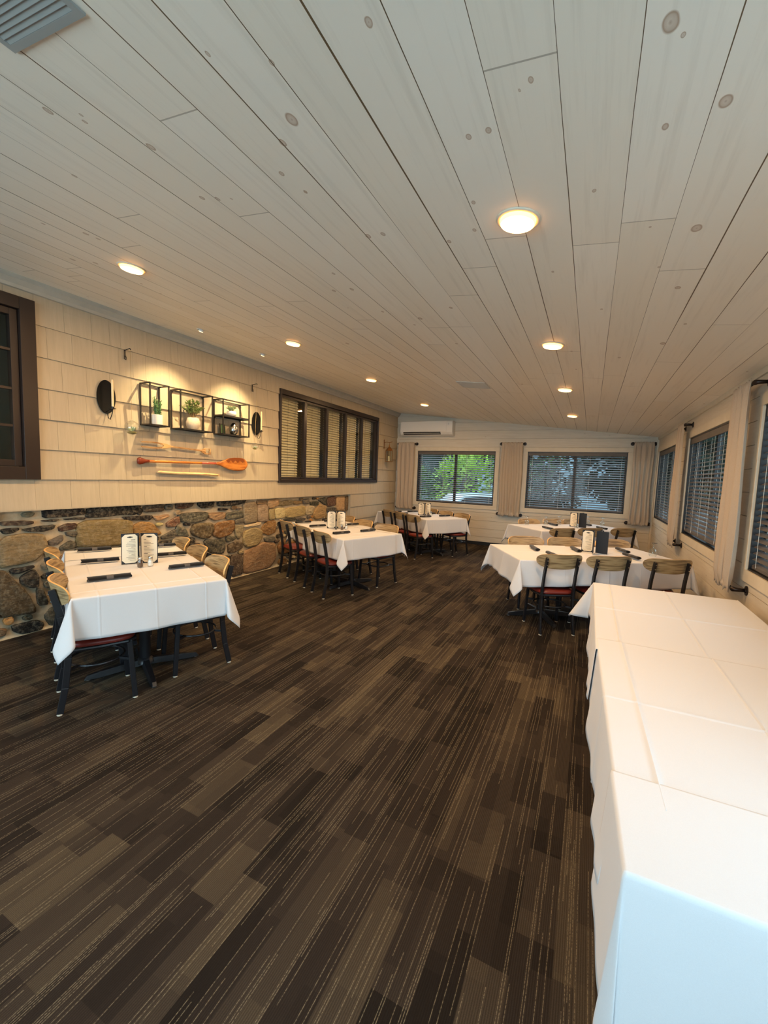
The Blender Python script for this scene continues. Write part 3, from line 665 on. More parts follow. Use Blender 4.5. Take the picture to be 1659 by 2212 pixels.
# ================================================================== furniture
TZ = .708   # height of a tabletop; cloth lies on it
def make_chair():
    t = thing('dining_chair', 'x', 'chair')
    # seat pad, slightly trapezoid with rounded corners and a domed top
    bm = new(); n = 40; rings = []
    def outline(f, z):
        r = []
        for k in range(n):
            a = 2*PI*k/n; ca, sa = math.cos(a), math.sin(a)
            e = 2/3.4; x = math.copysign(abs(ca)**e, ca); y = math.copysign(abs(sa)**e, sa)
            r.append(bm.verts.new((x*(.192+.014*y)*f, y*.19*f+.005, z)))
        return r
    for f, z in ((.93, .392), (1, .40), (1.01, .412), (.985, .424), (.9, .432), (.7, .437), (.4, .439)): rings.append(outline(f, z))
    for a, b in zip(rings, rings[1:]):
        for k in range(n): bm.faces.new((a[k], a[(k+1) % n], b[(k+1) % n], b[k]))
    bm.faces.new(rings[-1]); bm.faces.new(rings[0][::-1])
    obj('seat', bm, M['vinyl_seat'], t, smooth=True, auto=50)
    # frame under the seat
    bm = new(); tube(bm, [(x, y, .382) for x, y in [(-.165, -.155), (-.178, .0), (-.172, .14), (-.13, .185), (0, .19), (.13, .185), (.172, .14), (.178, 0), (.165, -.155), (0, -.165)]], .011, 8, closed=True)
    bar(bm, (-.165, -.155, .382), (.165, -.155, .382), .02, .022); bar(bm, (-.165, .10, .384), (.165, .10, .384), .02, .012)
    obj('seat_frame', bm, M['charcoal'], t)
    # legs: the rear ones sweep back above and below the seat and carry the backrest
    for s in (-1, 1):
        bm = new(); P = [(.165*s, -.215, .008), (.160*s, -.185, .16), (.156*s, -.166, .34), (.156*s, -.168, .42), (.155*s, -.196, .60), (.153*s, -.236, .765)]
        for a, b in zip(P, P[1:]): bar(bm, a, b, .020, .036, up=(0, 1, .1))
        o = obj('leg', bm, M['charcoal'], t, bevel=.003)
        bm = new()
        bm.free()
        for zz in (.695, .74):
            bm = new(); yb = -.196-.04*(zz-.60)/.165-.019; tube(bm, [(.154*s, yb, zz), (.154*s, yb-.0035, zz)], .0055, 8); obj('screw', bm, M['steel'], o)
        bm = new(); lathe(bm, [(.014, 0), (.016, .003), (.014, .009)], 12, (.165*s, -.215, 0)); obj('glide', bm, M['glide'], o)
        bm = new(); bar(bm, (.178*s, .176, .008), (.160*s, .150, .385), .024, .030, up=(0, 1, 0)); o = obj('leg', bm, M['charcoal'], t, bevel=.003)
        bm = new(); lathe(bm, [(.014, 0), (.016, .003), (.014, .009)], 12, (.178*s, .176, 0)); obj('glide', bm, M['glide'], o)
    # ring stretcher
    bm = new(); tube(bm, [(.158*math.cos(a), -.012+.150*math.sin(a), .262) for a in [2*PI*k/28 for k in range(28)]], .008, 8, closed=True)
    for s in (-1, 1):
        bar(bm, (.160*s, -.170, .262), (.110*s, -.118, .262), .012, .016); bar(bm, (.168*s, .158, .262), (.110*s, .094, .262), .012, .016)
    obj('stretcher', bm, M['charcoal'], t)
    # curved plywood backrest, pale lamination showing on the rim
    bm = new(); ns, ntt = 32, 9; W, th = .225, .0115; F_, B_ = [], []
    for i in range(ns+1):
        s = -1+2*i/ns; s = math.copysign(1-(1-abs(s))**1.5, s) if abs(s) < 1 else s
        hu = .060*(max(0, 1-abs(s)**4.6))**.5; hd = .088*(max(0, 1-abs(s)**2.7))**.5
        a = s*1.0; cx, cyy = W*math.sin(a*.95)/math.sin(.95), -.222+.092*abs(s)**2.0*(1-.12*s*s)
        fa, fb = [], []
        for j in range(ntt+1):
            q = j/ntt; z = .742 - hd + (hu+hd)*q; lean = -(z-.70)*.22-.004
            nrm = Vector((-math.sin(a*.75), math.cos(a*.75), 0))
            fa.append(bm.verts.new(Vector((cx, cyy+lean, z))+nrm*th/2)); fb.append(bm.verts.new(Vector((cx, cyy+lean, z))-nrm*th/2))
        F_.append(fa); B_.append(fb)
    for i in range(ns):
        for j in range(ntt):
            bm.faces.new((F_[i][j], F_[i+1][j], F_[i+1][j+1], F_[i][j+1])); bm.faces.new((B_[i][j], B_[i][j+1], B_[i+1][j+1], B_[i+1][j]))
        for j in (0, ntt): bm.faces.new((F_[i][j], F_[i+1][j], B_[i+1][j], B_[i][j])).material_index = 1
    for i in (0, ns):
        for j in range(ntt): bm.faces.new((F_[i][j], F_[i][j+1], B_[i][j+1], B_[i][j])).material_index = 1
    obj('backrest', bm, [M['ply'], M['ply_edge']], t, smooth=True, auto=40)
    return t
proto = make_chair(); used = []
def chair(rx, ry, ang, label, group):
    """rx, ry: point midway between the rear feet; ang: direction the chair faces in degrees"""
    a = math.radians(ang)-PI/2
    x, y = rx + .215*math.cos(a+PI/2), ry + .215*math.sin(a+PI/2)
    if not used: proto.location = (x, y, 0); proto.rotation_euler = (0, 0, a); proto['label'] = label; proto['group'] = group; used.append(1); return proto
    return dup(proto, (x, y, 0), a, label, group)

def make_pedestal():
    t = thing('dining_table', 'x', 'table')
    bm = new(); box(bm, -.36, .36, -.40, .40, TZ-.028, TZ); obj('tabletop', bm, M['tabletop'], t, bevel=.004)
    bm = new(); lathe(bm, [(.038, .06), (.038, TZ-.045)], 16); lathe(bm, [(.06, .045), (.055, .07), (.038, .085)], 16); obj('column', bm, M['charcoal'], t, smooth=True, auto=40)
    bm = new(); bar(bm, (-.22, 0, TZ-.036), (.22, 0, TZ-.036), .05, .014); bar(bm, (0, -.22, TZ-.036), (0, .22, TZ-.036), .05, .0139); obj('top_bracket', bm, M['charcoal'], t)
    for k in range(4):
        a = k*PI/2; d = Vector((math.cos(a), math.sin(a), 0)); bm = new(); pr = [(.02, .075, .058), (.12, .066, .052), (.28, .048, .044), (.355, .036, .038), (.375, .010, .034)]
        L = []
        for r, zt, wd in pr:
            s = Vector((-d.y, d.x, 0))*wd/2; zb = max(.006, zt-.045)
            L.append([bm.verts.new(d*r+s+Vector((0, 0, zb))), bm.verts.new(d*r-s+Vector((0, 0, zb))), bm.verts.new(d*r-s*.7+Vector((0, 0, zt))), bm.verts.new(d*r+s*.7+Vector((0, 0, zt)))])
        for p, q in zip(L, L[1:]):
            for i in range(4): bm.faces.new((p[i], p[(i+1) % 4], q[(i+1) % 4], q[i]))
        bm.faces.new(L[0]); bm.faces.new(L[-1][::-1]); o = obj('base_foot', bm, M['charcoal'], t, bevel=.003)
        bm = new(); e = d*.352; lathe(bm, [(.012, 0), (.015, .004), (.012, .02)], 10, (e.x, e.y, 0)); obj('glide', bm, M['silver'], o)
    return t
ped = make_pedestal(); usedp = []
def pedestal(x, y, ang, label, group='pedestal tables under white cloths'):
    if not usedp: ped.location = (x, y, 0); ped.rotation_euler = (0, 0, math.radians(ang)); ped['label'] = label; ped['group'] = group; usedp.append(1); return ped
    return dup(ped, (x, y, 0), math.radians(ang), label, group)

def tablecloth(name, quad, drops, label, z=TZ+.004, k0=.045, k1=.27, seed=0, wave=.008, creases_u=(), creases_v=(), group=None, hemvar=.008, flare=None, step=.02):
    """quad: four tabletop corners (A,B,C,D, anticlockwise from above); drops: overhang beyond AB, BC, CD, DA"""
    A, B, C, D = (Vector((*p, 0)) for p in quad); rs = random.Random(seed)
    LU = ((B-A).length+(C-D).length)/2; LV = ((D-A).length+(C-B).length)/2
    def out(a, b): e = (b-a).normalized(); return Vector((e.y, -e.x, 0))
    nAB, nBC, nCD, nDA = out(A, B), out(B, C), out(C, D), out(D, A)
    def axis(L, d0, d1, cr):
        v = set()
        for lo, hi in ((-d0, 0), (0, L), (L, L+d1)):
            if hi-lo < 1e-6: v.add(round(lo, 4)); continue
            n = max(1, int(math.ceil((hi-lo)/step)))
            for i in range(n+1): v.add(round(lo+(hi-lo)*i/n, 4))
        for e in (-.006, .006, L-.006, L+.006):
            if -d0 < e < L+d1: v.add(round(e, 4))
        for c in cr:
            for e in (-.006, 0, .006): v.add(round(c+e, 4))
        return sorted(v)
    dAB, dBC, dCD, dDA = drops
    US = axis(LU, dDA, dBC, creases_u); VS = axis(LV, dAB, dCD, creases_v)
    bm = new(); G = []; ph = [rs.uniform(0, 6) for _ in range(8)]
    for u in US:
        row = []
        for v in VS:
            s, t = min(max(u/LU, 0), 1), min(max(v/LV, 0), 1)
            base = A*(1-s)*(1-t)+B*s*(1-t)+C*s*t+D*(1-s)*t
            a, nu = (-u, nDA) if u < 0 else ((u-LU, nBC) if u > LU else (0, nBC))
            b, nv = (-v, nAB) if v < 0 else ((v-LV, nCD) if v > LV else (0, nCD))
            r = math.hypot(a, b); zz = z; p = base.copy()
            zz += mnoise.noise(Vector((u*3, v*3, seed)))*.0012*(1 if r == 0 else 0)
            if r > 0:
                phi = math.atan2(b, a); cf = math.sin(2*phi) if a > 0 and b > 0 else 0
                k = k0+(k1-k0)*max(0, cf)**.9
                rr = max(0, r-.008)
                if cf > 0:
                    # the corner folds over itself a little, leaning to one side
                    tw = math.sin(phi*4)*.10*r*min(1, k1/.27); d = (nu*a+nv*b)*k + (nu-nv)*tw
                else: d = (nu*a+nv*b)*k
                p += d + (nu if a > 0 else Vector())*min(a, .008)*.9 + (nv if b > 0 else Vector())*min(b, .008)*.9
                zz -= rr*math.sqrt(max(.05, 1-k*k))
                dr = {0: 1}
                if cf <= .02:
                    pos = v if a > 0 else u; n = nu if a > 0 else nv
                    Ld = (dDA if u < 0 else dBC) if a > 0 else (dAB if v < 0 else dCD)
                    f = (r/max(Ld, .01))
                    p += n*(wave*(math.sin(pos*9+ph[0])+.6*math.sin(pos*23+ph[1]))*f*f + wave*.6*f)
                    zz += hemvar*math.sin(pos*4+ph[2])*f
            for c in creases_u:
                if abs(u-c) < .001: (zz := zz+.0045) if r == 0 else p.__iadd__((nu if a > 0 else nv)*.003)
            for c in creases_v:
                if abs(v-c) < .001: (zz := zz+.0045) if r == 0 else p.__iadd__((nu if a > 0 else nv)*.003)
            row.append(bm.verts.new((p.x, p.y, zz)))
        G.append(row)
    for i in range(len(US)-1):
        for j in range(len(VS)-1): bm.faces.new((G[i][j], G[i+1][j], G[i+1][j+1], G[i][j+1]))
    o = obj(name, bm, M['cloth'], smooth=True, solid=.0016); tag(o, label, 'tablecloth', group); return o

def group_tables(quads, angs, nm, where, creases=True, drop=.262):
    """quads: near cloth rectangle, far cloth rectangle (A near-left, B near-right, C far-right, D far-left)"""
    for i, (q, a) in enumerate(zip(quads, angs)):
        cx, cy = sum(p[0] for p in q)/4, sum(p[1] for p in q)/4
        pedestal(cx, cy, a, ('black pedestal table under the %s half cloth of the %s' % (('nearer', 'farther')[i], where)))
        LU = (Vector(q[1])-Vector(q[0])).length; LV = (Vector(q[3])-Vector(q[0])).length
        q = [Vector(p) for p in q]; A, B, C, D = q
        ov = .09; e1 = (D-A).normalized(); e2 = (C-B).normalized()
        if i == 0: quad = (A, B, C+e2*.03, D+e1*.03); dr = (drop, drop, .0, drop)
        else: quad = (A-e1*ov, B-e2*ov, C, D); dr = (0, drop, drop, drop)
        tablecloth('tablecloth', [tuple(v) for v in quad], dr, 'white cloth over the %s half of the %s' % (('nearer', 'farther')[i], where),
                   z=TZ+(.0085 if i == 0 else .0035), k0=(.065 if i == 0 else .03), seed=hash_(nm)+i, creases_u=(.13, LU/2, LU-.13), creases_v=(LV*.5,) if i else (.12,),
                   group='white cloths on the dining tables')
def hash_(s): return sum(ord(c)*(i+3) for i, c in enumerate(s)) % 97
def rect(A, ang, L, W, a0, a1):
    """rectangle along a long axis from corner A; ang: long-axis direction; portion a0..a1 of the length"""
    e = Vector((math.cos(math.radians(ang)), math.sin(math.radians(ang)))); n = Vector((e.y, -e.x)); A = Vector(A)
    return [tuple(A+e*a0), tuple(A+e*a0+n*W), tuple(A+e*a1+n*W), tuple(A+e*a1)]
W1_ = 'beside the stone wall at left'; W2_ = 'second from the camera on the left'; W3_ = 'in the far left corner by the air conditioner'
W4_ = 'nearer on the right side'; W5_ = 'below the right-hand back window'
L1, L2, L3, L4, L5 = 'front left table', 'middle left table', 'far left table', 'near right table', 'far right table'
group_tables([[(-2.66, 1.366), (-2.30, 2.169), (-3.12, 2.57), (-3.526, 1.776)], [(-3.526, 1.776), (-3.12, 2.57), (-3.84, 2.92), (-4.21, 2.12)]], (-26, -26), 'a', L1)
group_tables([[(-2.573, 4.225), (-2.252, 5.17), (-3.06, 5.46), (-3.40, 4.60)], [(-3.35, 4.76), (-2.94, 5.57), (-3.74, 6.04), (-4.15, 5.28)]], (-20, -30), 'b', L2)
q3 = ((-2.62, 7.17), 146.5, 1.78, .93)
group_tables([rect(*q3, 0, .89), rect(*q3, .89, 1.78)], (-33.5, -33.5), 'c', L3)
A4 = (-.566+.0, 4.27)
def rq(A, ang, W, a0, a1):   # right-hand tables: A is the near-left corner, long axis to the right
    e = Vector((math.cos(math.radians(ang)), math.sin(math.radians(ang)))); n = Vector((-e.y, e.x)); A = Vector(A)
    return A+e*a0, A+e*a1, A+e*a1+n*W, A+e*a0+n*W
for (A, ang, W, L, Lb, sd) in (((-.566, 4.27), 29.5, .93, 1.76, L4, 5), ((-.63, 6.93), 43, .90, 1.84, L5, 15)):
    for i in range(2):
        a, b, c, d = rq(A, ang, W, i*L/2, (i+1)*L/2); m_ = (a+b+c+d)/4
        pedestal(m_.x, m_.y, ang, 'black pedestal table under the %s half cloth of the %s' % (('left', 'right')[i], Lb))
        e = (b-a).normalized()
        if i == 0: quad = (a, b+e*.03, c+e*.03, d); dr = (.262, 0, .262, .262)
        else: quad = (a-e*.09, b, c, d-e*.09); dr = (.262, .262, .262, 0)
        tablecloth('tablecloth', [tuple(v) for v in quad], dr, 'white cloth over the %s half of the %s' % (('left', 'right')[i], Lb),
                   z=TZ+(.0085 if i == 0 else .0035), k0=(.07 if i == 0 else .035), seed=sd+i, wave=.012, hemvar=.014, creases_u=(L/4,), creases_v=(W/2,), group='white cloths on the dining tables')

# chairs: (rear-feet midpoint, facing direction)
def row(spots, ang, side, tb, order):
    for (x, y), w_ in zip(spots, order):
        a = ang if not isinstance(ang, (list, tuple)) else ang[spots.index((x, y))]
        chair(x, y, a, 'wooden chair on the %s of the %s, %s' % (side, tb, w_), 'wooden-backed dining chairs')
N3 = ('nearest the camera', 'the middle one', 'farthest from the camera')
row([(-2.90, 1.40), (-3.38, 1.62), (-3.90, 1.85)], 64, 'left side', L1, N3)
row([(-2.59, 2.41), (-3.10, 2.65), (-3.58, 2.86)], -114, 'right side', L1, N3)
row([(-2.91, 4.20), (-3.40, 4.48), (-3.90, 4.76)], 60, 'left side', L2, N3)
row([(-2.52, 5.36), (-3.05, 5.64), (-3.52, 5.98)], [-107, -112, -122], 'right side', L2, N3)
row([(-2.90, 7.10), (-3.28, 7.42), (-3.68, 7.72)], 57, 'left side', L3, N3)
row([(-2.20, 8.12), (-2.62, 8.42), (-3.06, 8.74)], -123, 'right side', L3, N3)
LR = ('leftmost', 'the middle one', 'rightmost')
row([(-.195, 4.35), (.24, 4.57), (.74, 4.76)], [119, 119, 112], 'camera side', L4, LR)
row([(-.69, 5.43), (-.26, 5.67), (.27, 5.90)], -61, 'window side', L4, LR)
row([(-.30, 6.85), (.08, 7.22), (.55, 7.60)], [132, 130, 126], 'camera side', L5, LR)
row([(-.98, 7.95), (-.60, 8.30), (-.28, 8.62)], -48, 'window side', L5, LR)

# ---- napkin rolls with paper bands
def make_napkin():
    t = thing('napkin_roll', 'x', 'napkin'); bm = new(); n = 14; L = .25; R = []
    for i in range(15):
        x = -L/2+L*i/14; r = .0195*(1+.10*mnoise.noise(Vector((x*30, 1, 0)))); r *= (.93 if abs(x) < .022 else 1)
        R.append([bm.verts.new((x+(.005*math.sin(2*a+1) if i in (0, 14) else 0), r*1.35*math.cos(a), .0155+r*.8*math.sin(a))) for a in [2*PI*k/n for k in range(n)]])
    for a, b in zip(R, R[1:]):
        for k in range(n): bm.faces.new((a[k], a[(k+1) % n], b[(k+1) % n], b[k]))
    for e in (R[0], R[-1]):
        c = bm.verts.new(sum((v.co for v in e), Vector())/n + Vector((.012 if e is R[0] else -.012, 0, 0)))
        for k in range(n): bm.faces.new((e[k], e[(k+1) % n], c))
    obj('rolled_cloth', bm, M['napkin'], t, smooth=True, auto=60)
    bm = new()
    R = [[bm.verts.new((x, .0262*math.cos(a), .0158+.0158*math.sin(a))) for a in [2*PI*k/16 for k in range(16)]] for x in (-.02, .02)]
    for k in range(16): bm.faces.new((R[0][k], R[0][(k+1) % 16], R[1][(k+1) % 16], R[1][k]))
    obj('paper_band', bm, M['band'], t, smooth=True)
    return t
nap = make_napkin(); nu_ = []
def napkin(x, y, ang, label):
    z = TZ+.0145
    if not nu_: nap.location = (x, y, z); nap.rotation_euler = (0, 0, math.radians(ang)); nap['label'] = label; nap['group'] = 'black napkin rolls'; nu_.append(1); return
    dup(nap, (x, y, z), math.radians(ang), label, 'black napkin rolls')
for x, y, a, l in ((-4.00, 2.25, 62, 'left row, nearest the wall'), (-3.50, 2.01, 62, 'left row, middle'), (-2.91, 1.73, 66, 'left row, nearest the camera'), (-3.74, 2.72, 62, 'right row, nearest the wall'), (-3.30, 2.49, 63, 'right row, middle'), (-2.81, 2.26, 68, 'right row, nearest the camera')):
    napkin(x, y, a, 'black napkin roll on the %s, %s' % (L1, l))
for x, y, a, l in ((-3.93, 5.25, 66, 'at its far left end'), (-3.72, 5.72, 66, 'far right end, by the menus'), (-3.50, 5.02, 66, 'behind the middle left chair'), (-2.86, 4.64, 68, 'nearest the camera'), (-2.70, 5.07, 72, 'right of the shakers, near the right chair'), (-3.22, 5.50, 66, 'behind the menus')):
    napkin(x, y, a, 'black napkin roll on the %s, %s' % (L2, l))
for x, y, a, l in ((-3.66, 8.12, 62, 'at its far left end'), (-3.40, 7.85, 60, 'above the middle left chair'), (-3.42, 8.45, 60, 'at its far right end'), (-2.96, 8.52-.25, 62, 'right of the menus'), (-2.80, 7.58, 58, 'nearest the camera, left of the seam'), (-2.56, 8.02, 60, 'nearest the camera, right of the seam')):
    napkin(x, y, a, 'black napkin roll on the %s, %s' % (L3, l))
for x, y, a, l in ((-.52, 5.00, -68, 'left end of the window side'), (-.10, 5.22, -70, 'window side, left of the menus'), (.38, 5.50, -68, 'window side, right of the menus'), (.44, 5.12, -62, 'right of the menus, on the camera side'), (-.30, 4.68, -60, 'peeking over the leftmost chair back')):
    napkin(x, y, a, 'black napkin roll on the %s, %s' % (L4, l))
for x, y, a, l in ((-.58, 7.30, -52, 'nearest the camera'), (-.55, 7.98, -55, 'window side, left of the menus'), (-.02, 8.42, -55, 'window side, right of the menus'), (.22, 7.98, -58, 'camera side, right of the menus')):
    napkin(x, y, a, 'black napkin roll on the %s, %s' % (L5, l))

# ---- standing menus: two covers hinged on a spine, cream pages with clipped corners inside
def make_menu():
    t = thing('menu', 'x', 'menu'); Wd, H = .125, .245
    for s in (-1, 1):
        a = math.radians(38)*s   # half opening
        e = Vector((math.sin(a), math.cos(a), 0)); nn = Vector((e.y, -e.x, 0))*(-s)   # nn: inner side
        R = Matrix((e, nn, Vector((0, 0, 1)))).transposed().to_4x4()
        bm = new(); box(bm, 0, Wd, -.0018, .0018, 0, H, 0, R); cv = obj('cover', bm, M['cover'], t, bevel=.001)
        def sheet(y, x0, x1, z0, z1, c, m, name, par):
            bm = new(); poly = [(x0+c, z0), (x1-c, z0), (x1, z0+c), (x1, z1-c), (x1-c, z1), (x0+c, z1), (x0, z1-c), (x0, z0+c)]
            prism(bm, poly, 1, y, y+.0008)
            for v in bm.verts: v.co = R @ v.co
            return obj(name, bm, m, par)
        sheet(.0020, .007, Wd-.005, .008, H-.008, .022, M['page'], 'page', cv)
        bm = new(); rs = random.Random(s+5)
        for i in range(15):
            z = H-.055-i*.0115; w0 = .024+rs.uniform(0, .004); w1 = w0+rs.uniform(.035, .075)*(1 if i % 5 else .45)
            box(bm, w0, min(w1, Wd-.016), .0028, .0031, z, z+(.0028 if i % 5 else .005), 0, R)
        obj('printed_lines', bm, M['ink'], cv)
        bm = new(); prism(bm, [(.064+.021*math.cos(q)*(1 if abs(math.sin(q)) < .7 else .6), H-.030+.0065*math.sin(q)) for q in [2*PI*k/14 for k in range(14)]], 1, .0028, .0032)
        for v in bm.verts: v.co = R @ v.co
        obj('logo', bm, M['logo'], cv)
    return t
menu0 = make_menu(); mu_ = []
def menu(x, y, ang, label):
    z = TZ+.0145; a = math.radians(ang)-PI/2
    if not mu_: menu0.location = (x, y, z); menu0.rotation_euler = (0, 0, a); menu0['label'] = label; menu0['group'] = 'standing menus'; mu_.append(1); return
    dup(menu0, (x, y, z), a, label, 'standing menus')
# angle: direction in which the open side of the menu faces
menu(-3.220, 2.150, -76, 'standing menu at the left of the pair on the '+L1)
menu(-3.214, 2.157, 4, 'standing menu at the right of the pair on the '+L1)
menu(-3.20, 5.035, -98, 'standing menu at the left of the pair on the '+L2)
menu(-3.193, 5.045, -18, 'standing menu at the right of the pair on the '+L2)
menu(-2.985, 7.99, -106, 'standing menu at the left of the pair on the '+L3)
menu(-2.978, 8.0, -26, 'standing menu at the right of the pair on the '+L3)
menu(.080, 5.21, 226, 'standing menu open to the left, on the '+L4)
menu(.100, 5.19, 17, 'slate-covered standing menu with its cover to the camera, on the '+L4)
menu(-.155, 7.97, 226, 'standing menu open to the left, on the '+L5)
menu(-.135, 7.95, 17, 'slate-covered standing menu with its cover to the camera, on the '+L5)

# ---- salt and pepper shakers
def shaker(x, y, kind, label):
    t = thing(kind+'_shaker', label, kind+' shaker', (x, y, TZ+.0145), 0, 'shakers')
    bm = new(); lathe(bm, [(.019, 0), (.0215, .003), (.0205, .03), (.0165, .055), (.0155, .060)], 20); obj('glass_body', bm, M['glassware'], t, smooth=True, auto=50)
    bm = new(); lathe(bm, [(.0165, .003), (.0188, .005), (.018, .028), (.0155, .044 if kind == 'salt' else .05)], 16); obj('contents', bm, M[kind], t, smooth=True, auto=50)
    bm = new(); lathe(bm, [(.0165, .060), (.0170, .066), (.0158, .074), (.011, .080), (.003, .082)], 20); obj('cap', bm, M['steel'], t, smooth=True, auto=50)
shaker(-3.085, 2.065, 'pepper', 'pepper shaker in front of the menus on the '+L1)
shaker(-3.065, 2.135, 'salt', 'salt shaker in front of the menus on the '+L1)
shaker(-3.05, 4.96, 'pepper', 'pepper shaker in front of the menus on the '+L2)
shaker(-3.03, 5.04, 'salt', 'salt shaker in front of the menus on the '+L2)
shaker(-2.86, 7.90, 'pepper', 'pepper shaker in front of the menus on the '+L3)
shaker(-2.83, 7.97, 'salt', 'salt shaker in front of the menus on the '+L3)

# ---- stemmed glasses standing upside down
def make_goblet():
    t = thing('water_goblet', 'x', 'glass')
    bm = new(); pr = [(.030, 0), (.036, .012), (.040, .035), (.037, .058), (.026, .078), (.010, .088)]; lathe(bm, pr, 20, cap=False); lathe(bm, [(r-.0015, z) for r, z in pr[:-1]]+[(.005, .086)], 20, cap=False)
    obj('bowl', bm, M['glassware'], t, smooth=True)
    bm = new(); lathe(bm, [(.010, .0875), (.0055, .096), (.0075, .104), (.0045, .112), (.006, .136)], 12); obj('stem', bm, M['glassware'], t, smooth=True)
    bm = new(); lathe(bm, [(.006, .136), (.022, .142), (.035, .145), (.035, .147), (.004, .1475)], 24); obj('foot', bm, M['glassware'], t, smooth=True, auto=40)
    return t
gob = make_goblet(); gu = []
for x, y, l in ((.657, 5.34, 'upside-down stemmed glass at the right end of the '+L4),
                (-.95, 7.66, 'upside-down stemmed glass at the left end of the '+L5), (-.66, 7.86, 'upside-down stemmed glass, second from the left on the '+L5), (-.46, 8.10, 'upside-down stemmed glass, third from the left on the '+L5),
                (-.17, 7.80, 'upside-down stemmed glass in front of the menus on the '+L5), (.0, 8.57, 'upside-down stemmed glass just right of the menus on the '+L5), (.24, 8.50, 'upside-down stemmed glass, rightmost on the '+L5)):
    if not gu: gob.location = (x, y, TZ+.0145); gob['label'] = l; gob['group'] = 'upside-down glasses'; gu.append(1)
    else: dup(gob, (x, y, TZ+.0145), 0, l, 'upside-down glasses')

# ---- long serving tables along the right wall under three cloths
def folding_table(y0, y1, x0, x1, label):
    t = thing('folding_table', label, 'table', ((x0+x1)/2, (y0+y1)/2, 0), 0, 'serving tables'); w_, l_ = (x1-x0)/2, (y1-y0)/2
    bm = new(); box(bm, -w_, w_, -l_, l_, TZ-.04, TZ); obj('tabletop', bm, M['white_plastic'], t, bevel=.006)
    for sy in (-1, 1):
        for sx in (-1, 1):
            bm = new(); tube(bm, [(sx*(w_-.10), sy*(l_-.14), TZ-.04), (sx*(w_-.08), sy*(l_-.10), .008), (sx*(w_-.08), sy*(l_-.10), 0)], .0125, 10); obj('leg', bm, M['charcoal'], t, smooth=True)
        bm = new(); tube(bm, [(-(w_-.09), sy*(l_-.12), .30), ((w_-.09), sy*(l_-.12), .30)], .009, 8); obj('leg_brace', bm, M['charcoal'], t, smooth=True)
folding_table(2.33, 3.66, .095, .97, 'long serving table at right, the half under the far cloth')
folding_table(.95, 2.32, .135, .985, 'long serving table at right, the half nearest the camera')
gx = 'white cloths on the serving tables'
tablecloth('tablecloth', [(.084, 2.20), (.972, 2.24), (.975, 3.69), (.084, 3.673)], (0, .10, .26, .30), 'white cloth at the far end of the long serving table', z=TZ+.003, k0=.03, k1=.50, seed=31, wave=.008, hemvar=.05, creases_u=(.10, .46), creases_v=(.75,), group=gx)
tablecloth('tablecloth', [(.120, 1.16), (.985, 1.18), (.973, 2.335), (.090, 2.35)], (0, .10, .0, .30), 'white cloth over the middle of the long serving table', z=TZ+.0065, k0=.05, seed=31, wave=.0085, hemvar=.06, creases_u=(.10, .46), creases_v=(.55,), group=gx)
tablecloth('tablecloth', [(.122, .938), (.990, .945), (.985, 1.265), (.112, 1.262)], (.40, .10, .0, .34), 'white cloth hanging low over the camera end of the long serving table', z=TZ+.010, k0=.055, k1=.065, seed=31, wave=.004, hemvar=.03, creases_v=(), group=gx)

# ================================================================== lamps
RX = math.atan(.1148)
def downlight(x, y, label, on=True):
    z = ceil_z(x); t = thing('ceiling_lamp', label, 'ceiling lamp', (x, y, z), 0, 'round ceiling lamps'); t.rotation_euler = (0, RX, 0)
    bm = new(); lathe(bm, [(.072, .0), (.073, -.006), (.083, -.0055), (.088, -.001), (.088, .0)], 40, cap=False); obj('trim_ring', bm, M['lampring'], t, smooth=True)
    bm = new(); lathe(bm, [(.071, -.001), (.0705, -.014), (.066, -.019), (.055, -.0215), (.02, -.023)], 40); e_ = [f for f in bm.faces if min((v.co.xy.length for v in f.verts)) > .055]
    for f in e_: f.material_index = 1
    obj('lens', bm, [M['lamp'], M['lamp_edge']], t)
    area_light('lamp_light', (0, 0, -.028), (0, 0, 0), .13, .13, DOWN_W, WARM, t, shape='DISK')
for y, l in ((1.848, 'largest round lamp, nearest the camera on the right'), (3.587, 'second round lamp from the camera in the right-hand row'), (5.332, 'third round lamp from the camera in the right-hand row'), (7.469, 'farthest round lamp of the right-hand row')):
    downlight(-.34, y, l)
for y, l in ((1.921, 'round lamp nearest the camera in the left-hand row, above the front left table'), (3.658, 'second round lamp from the camera in the left-hand row'), (5.419, 'third round lamp from the camera in the left-hand row'), (7.57, 'farthest lamp of the left-hand row, before the air conditioner'), (.17, 'round lamp overhead, outside the photo, left-hand row')):
    downlight(-2.91, y, l)
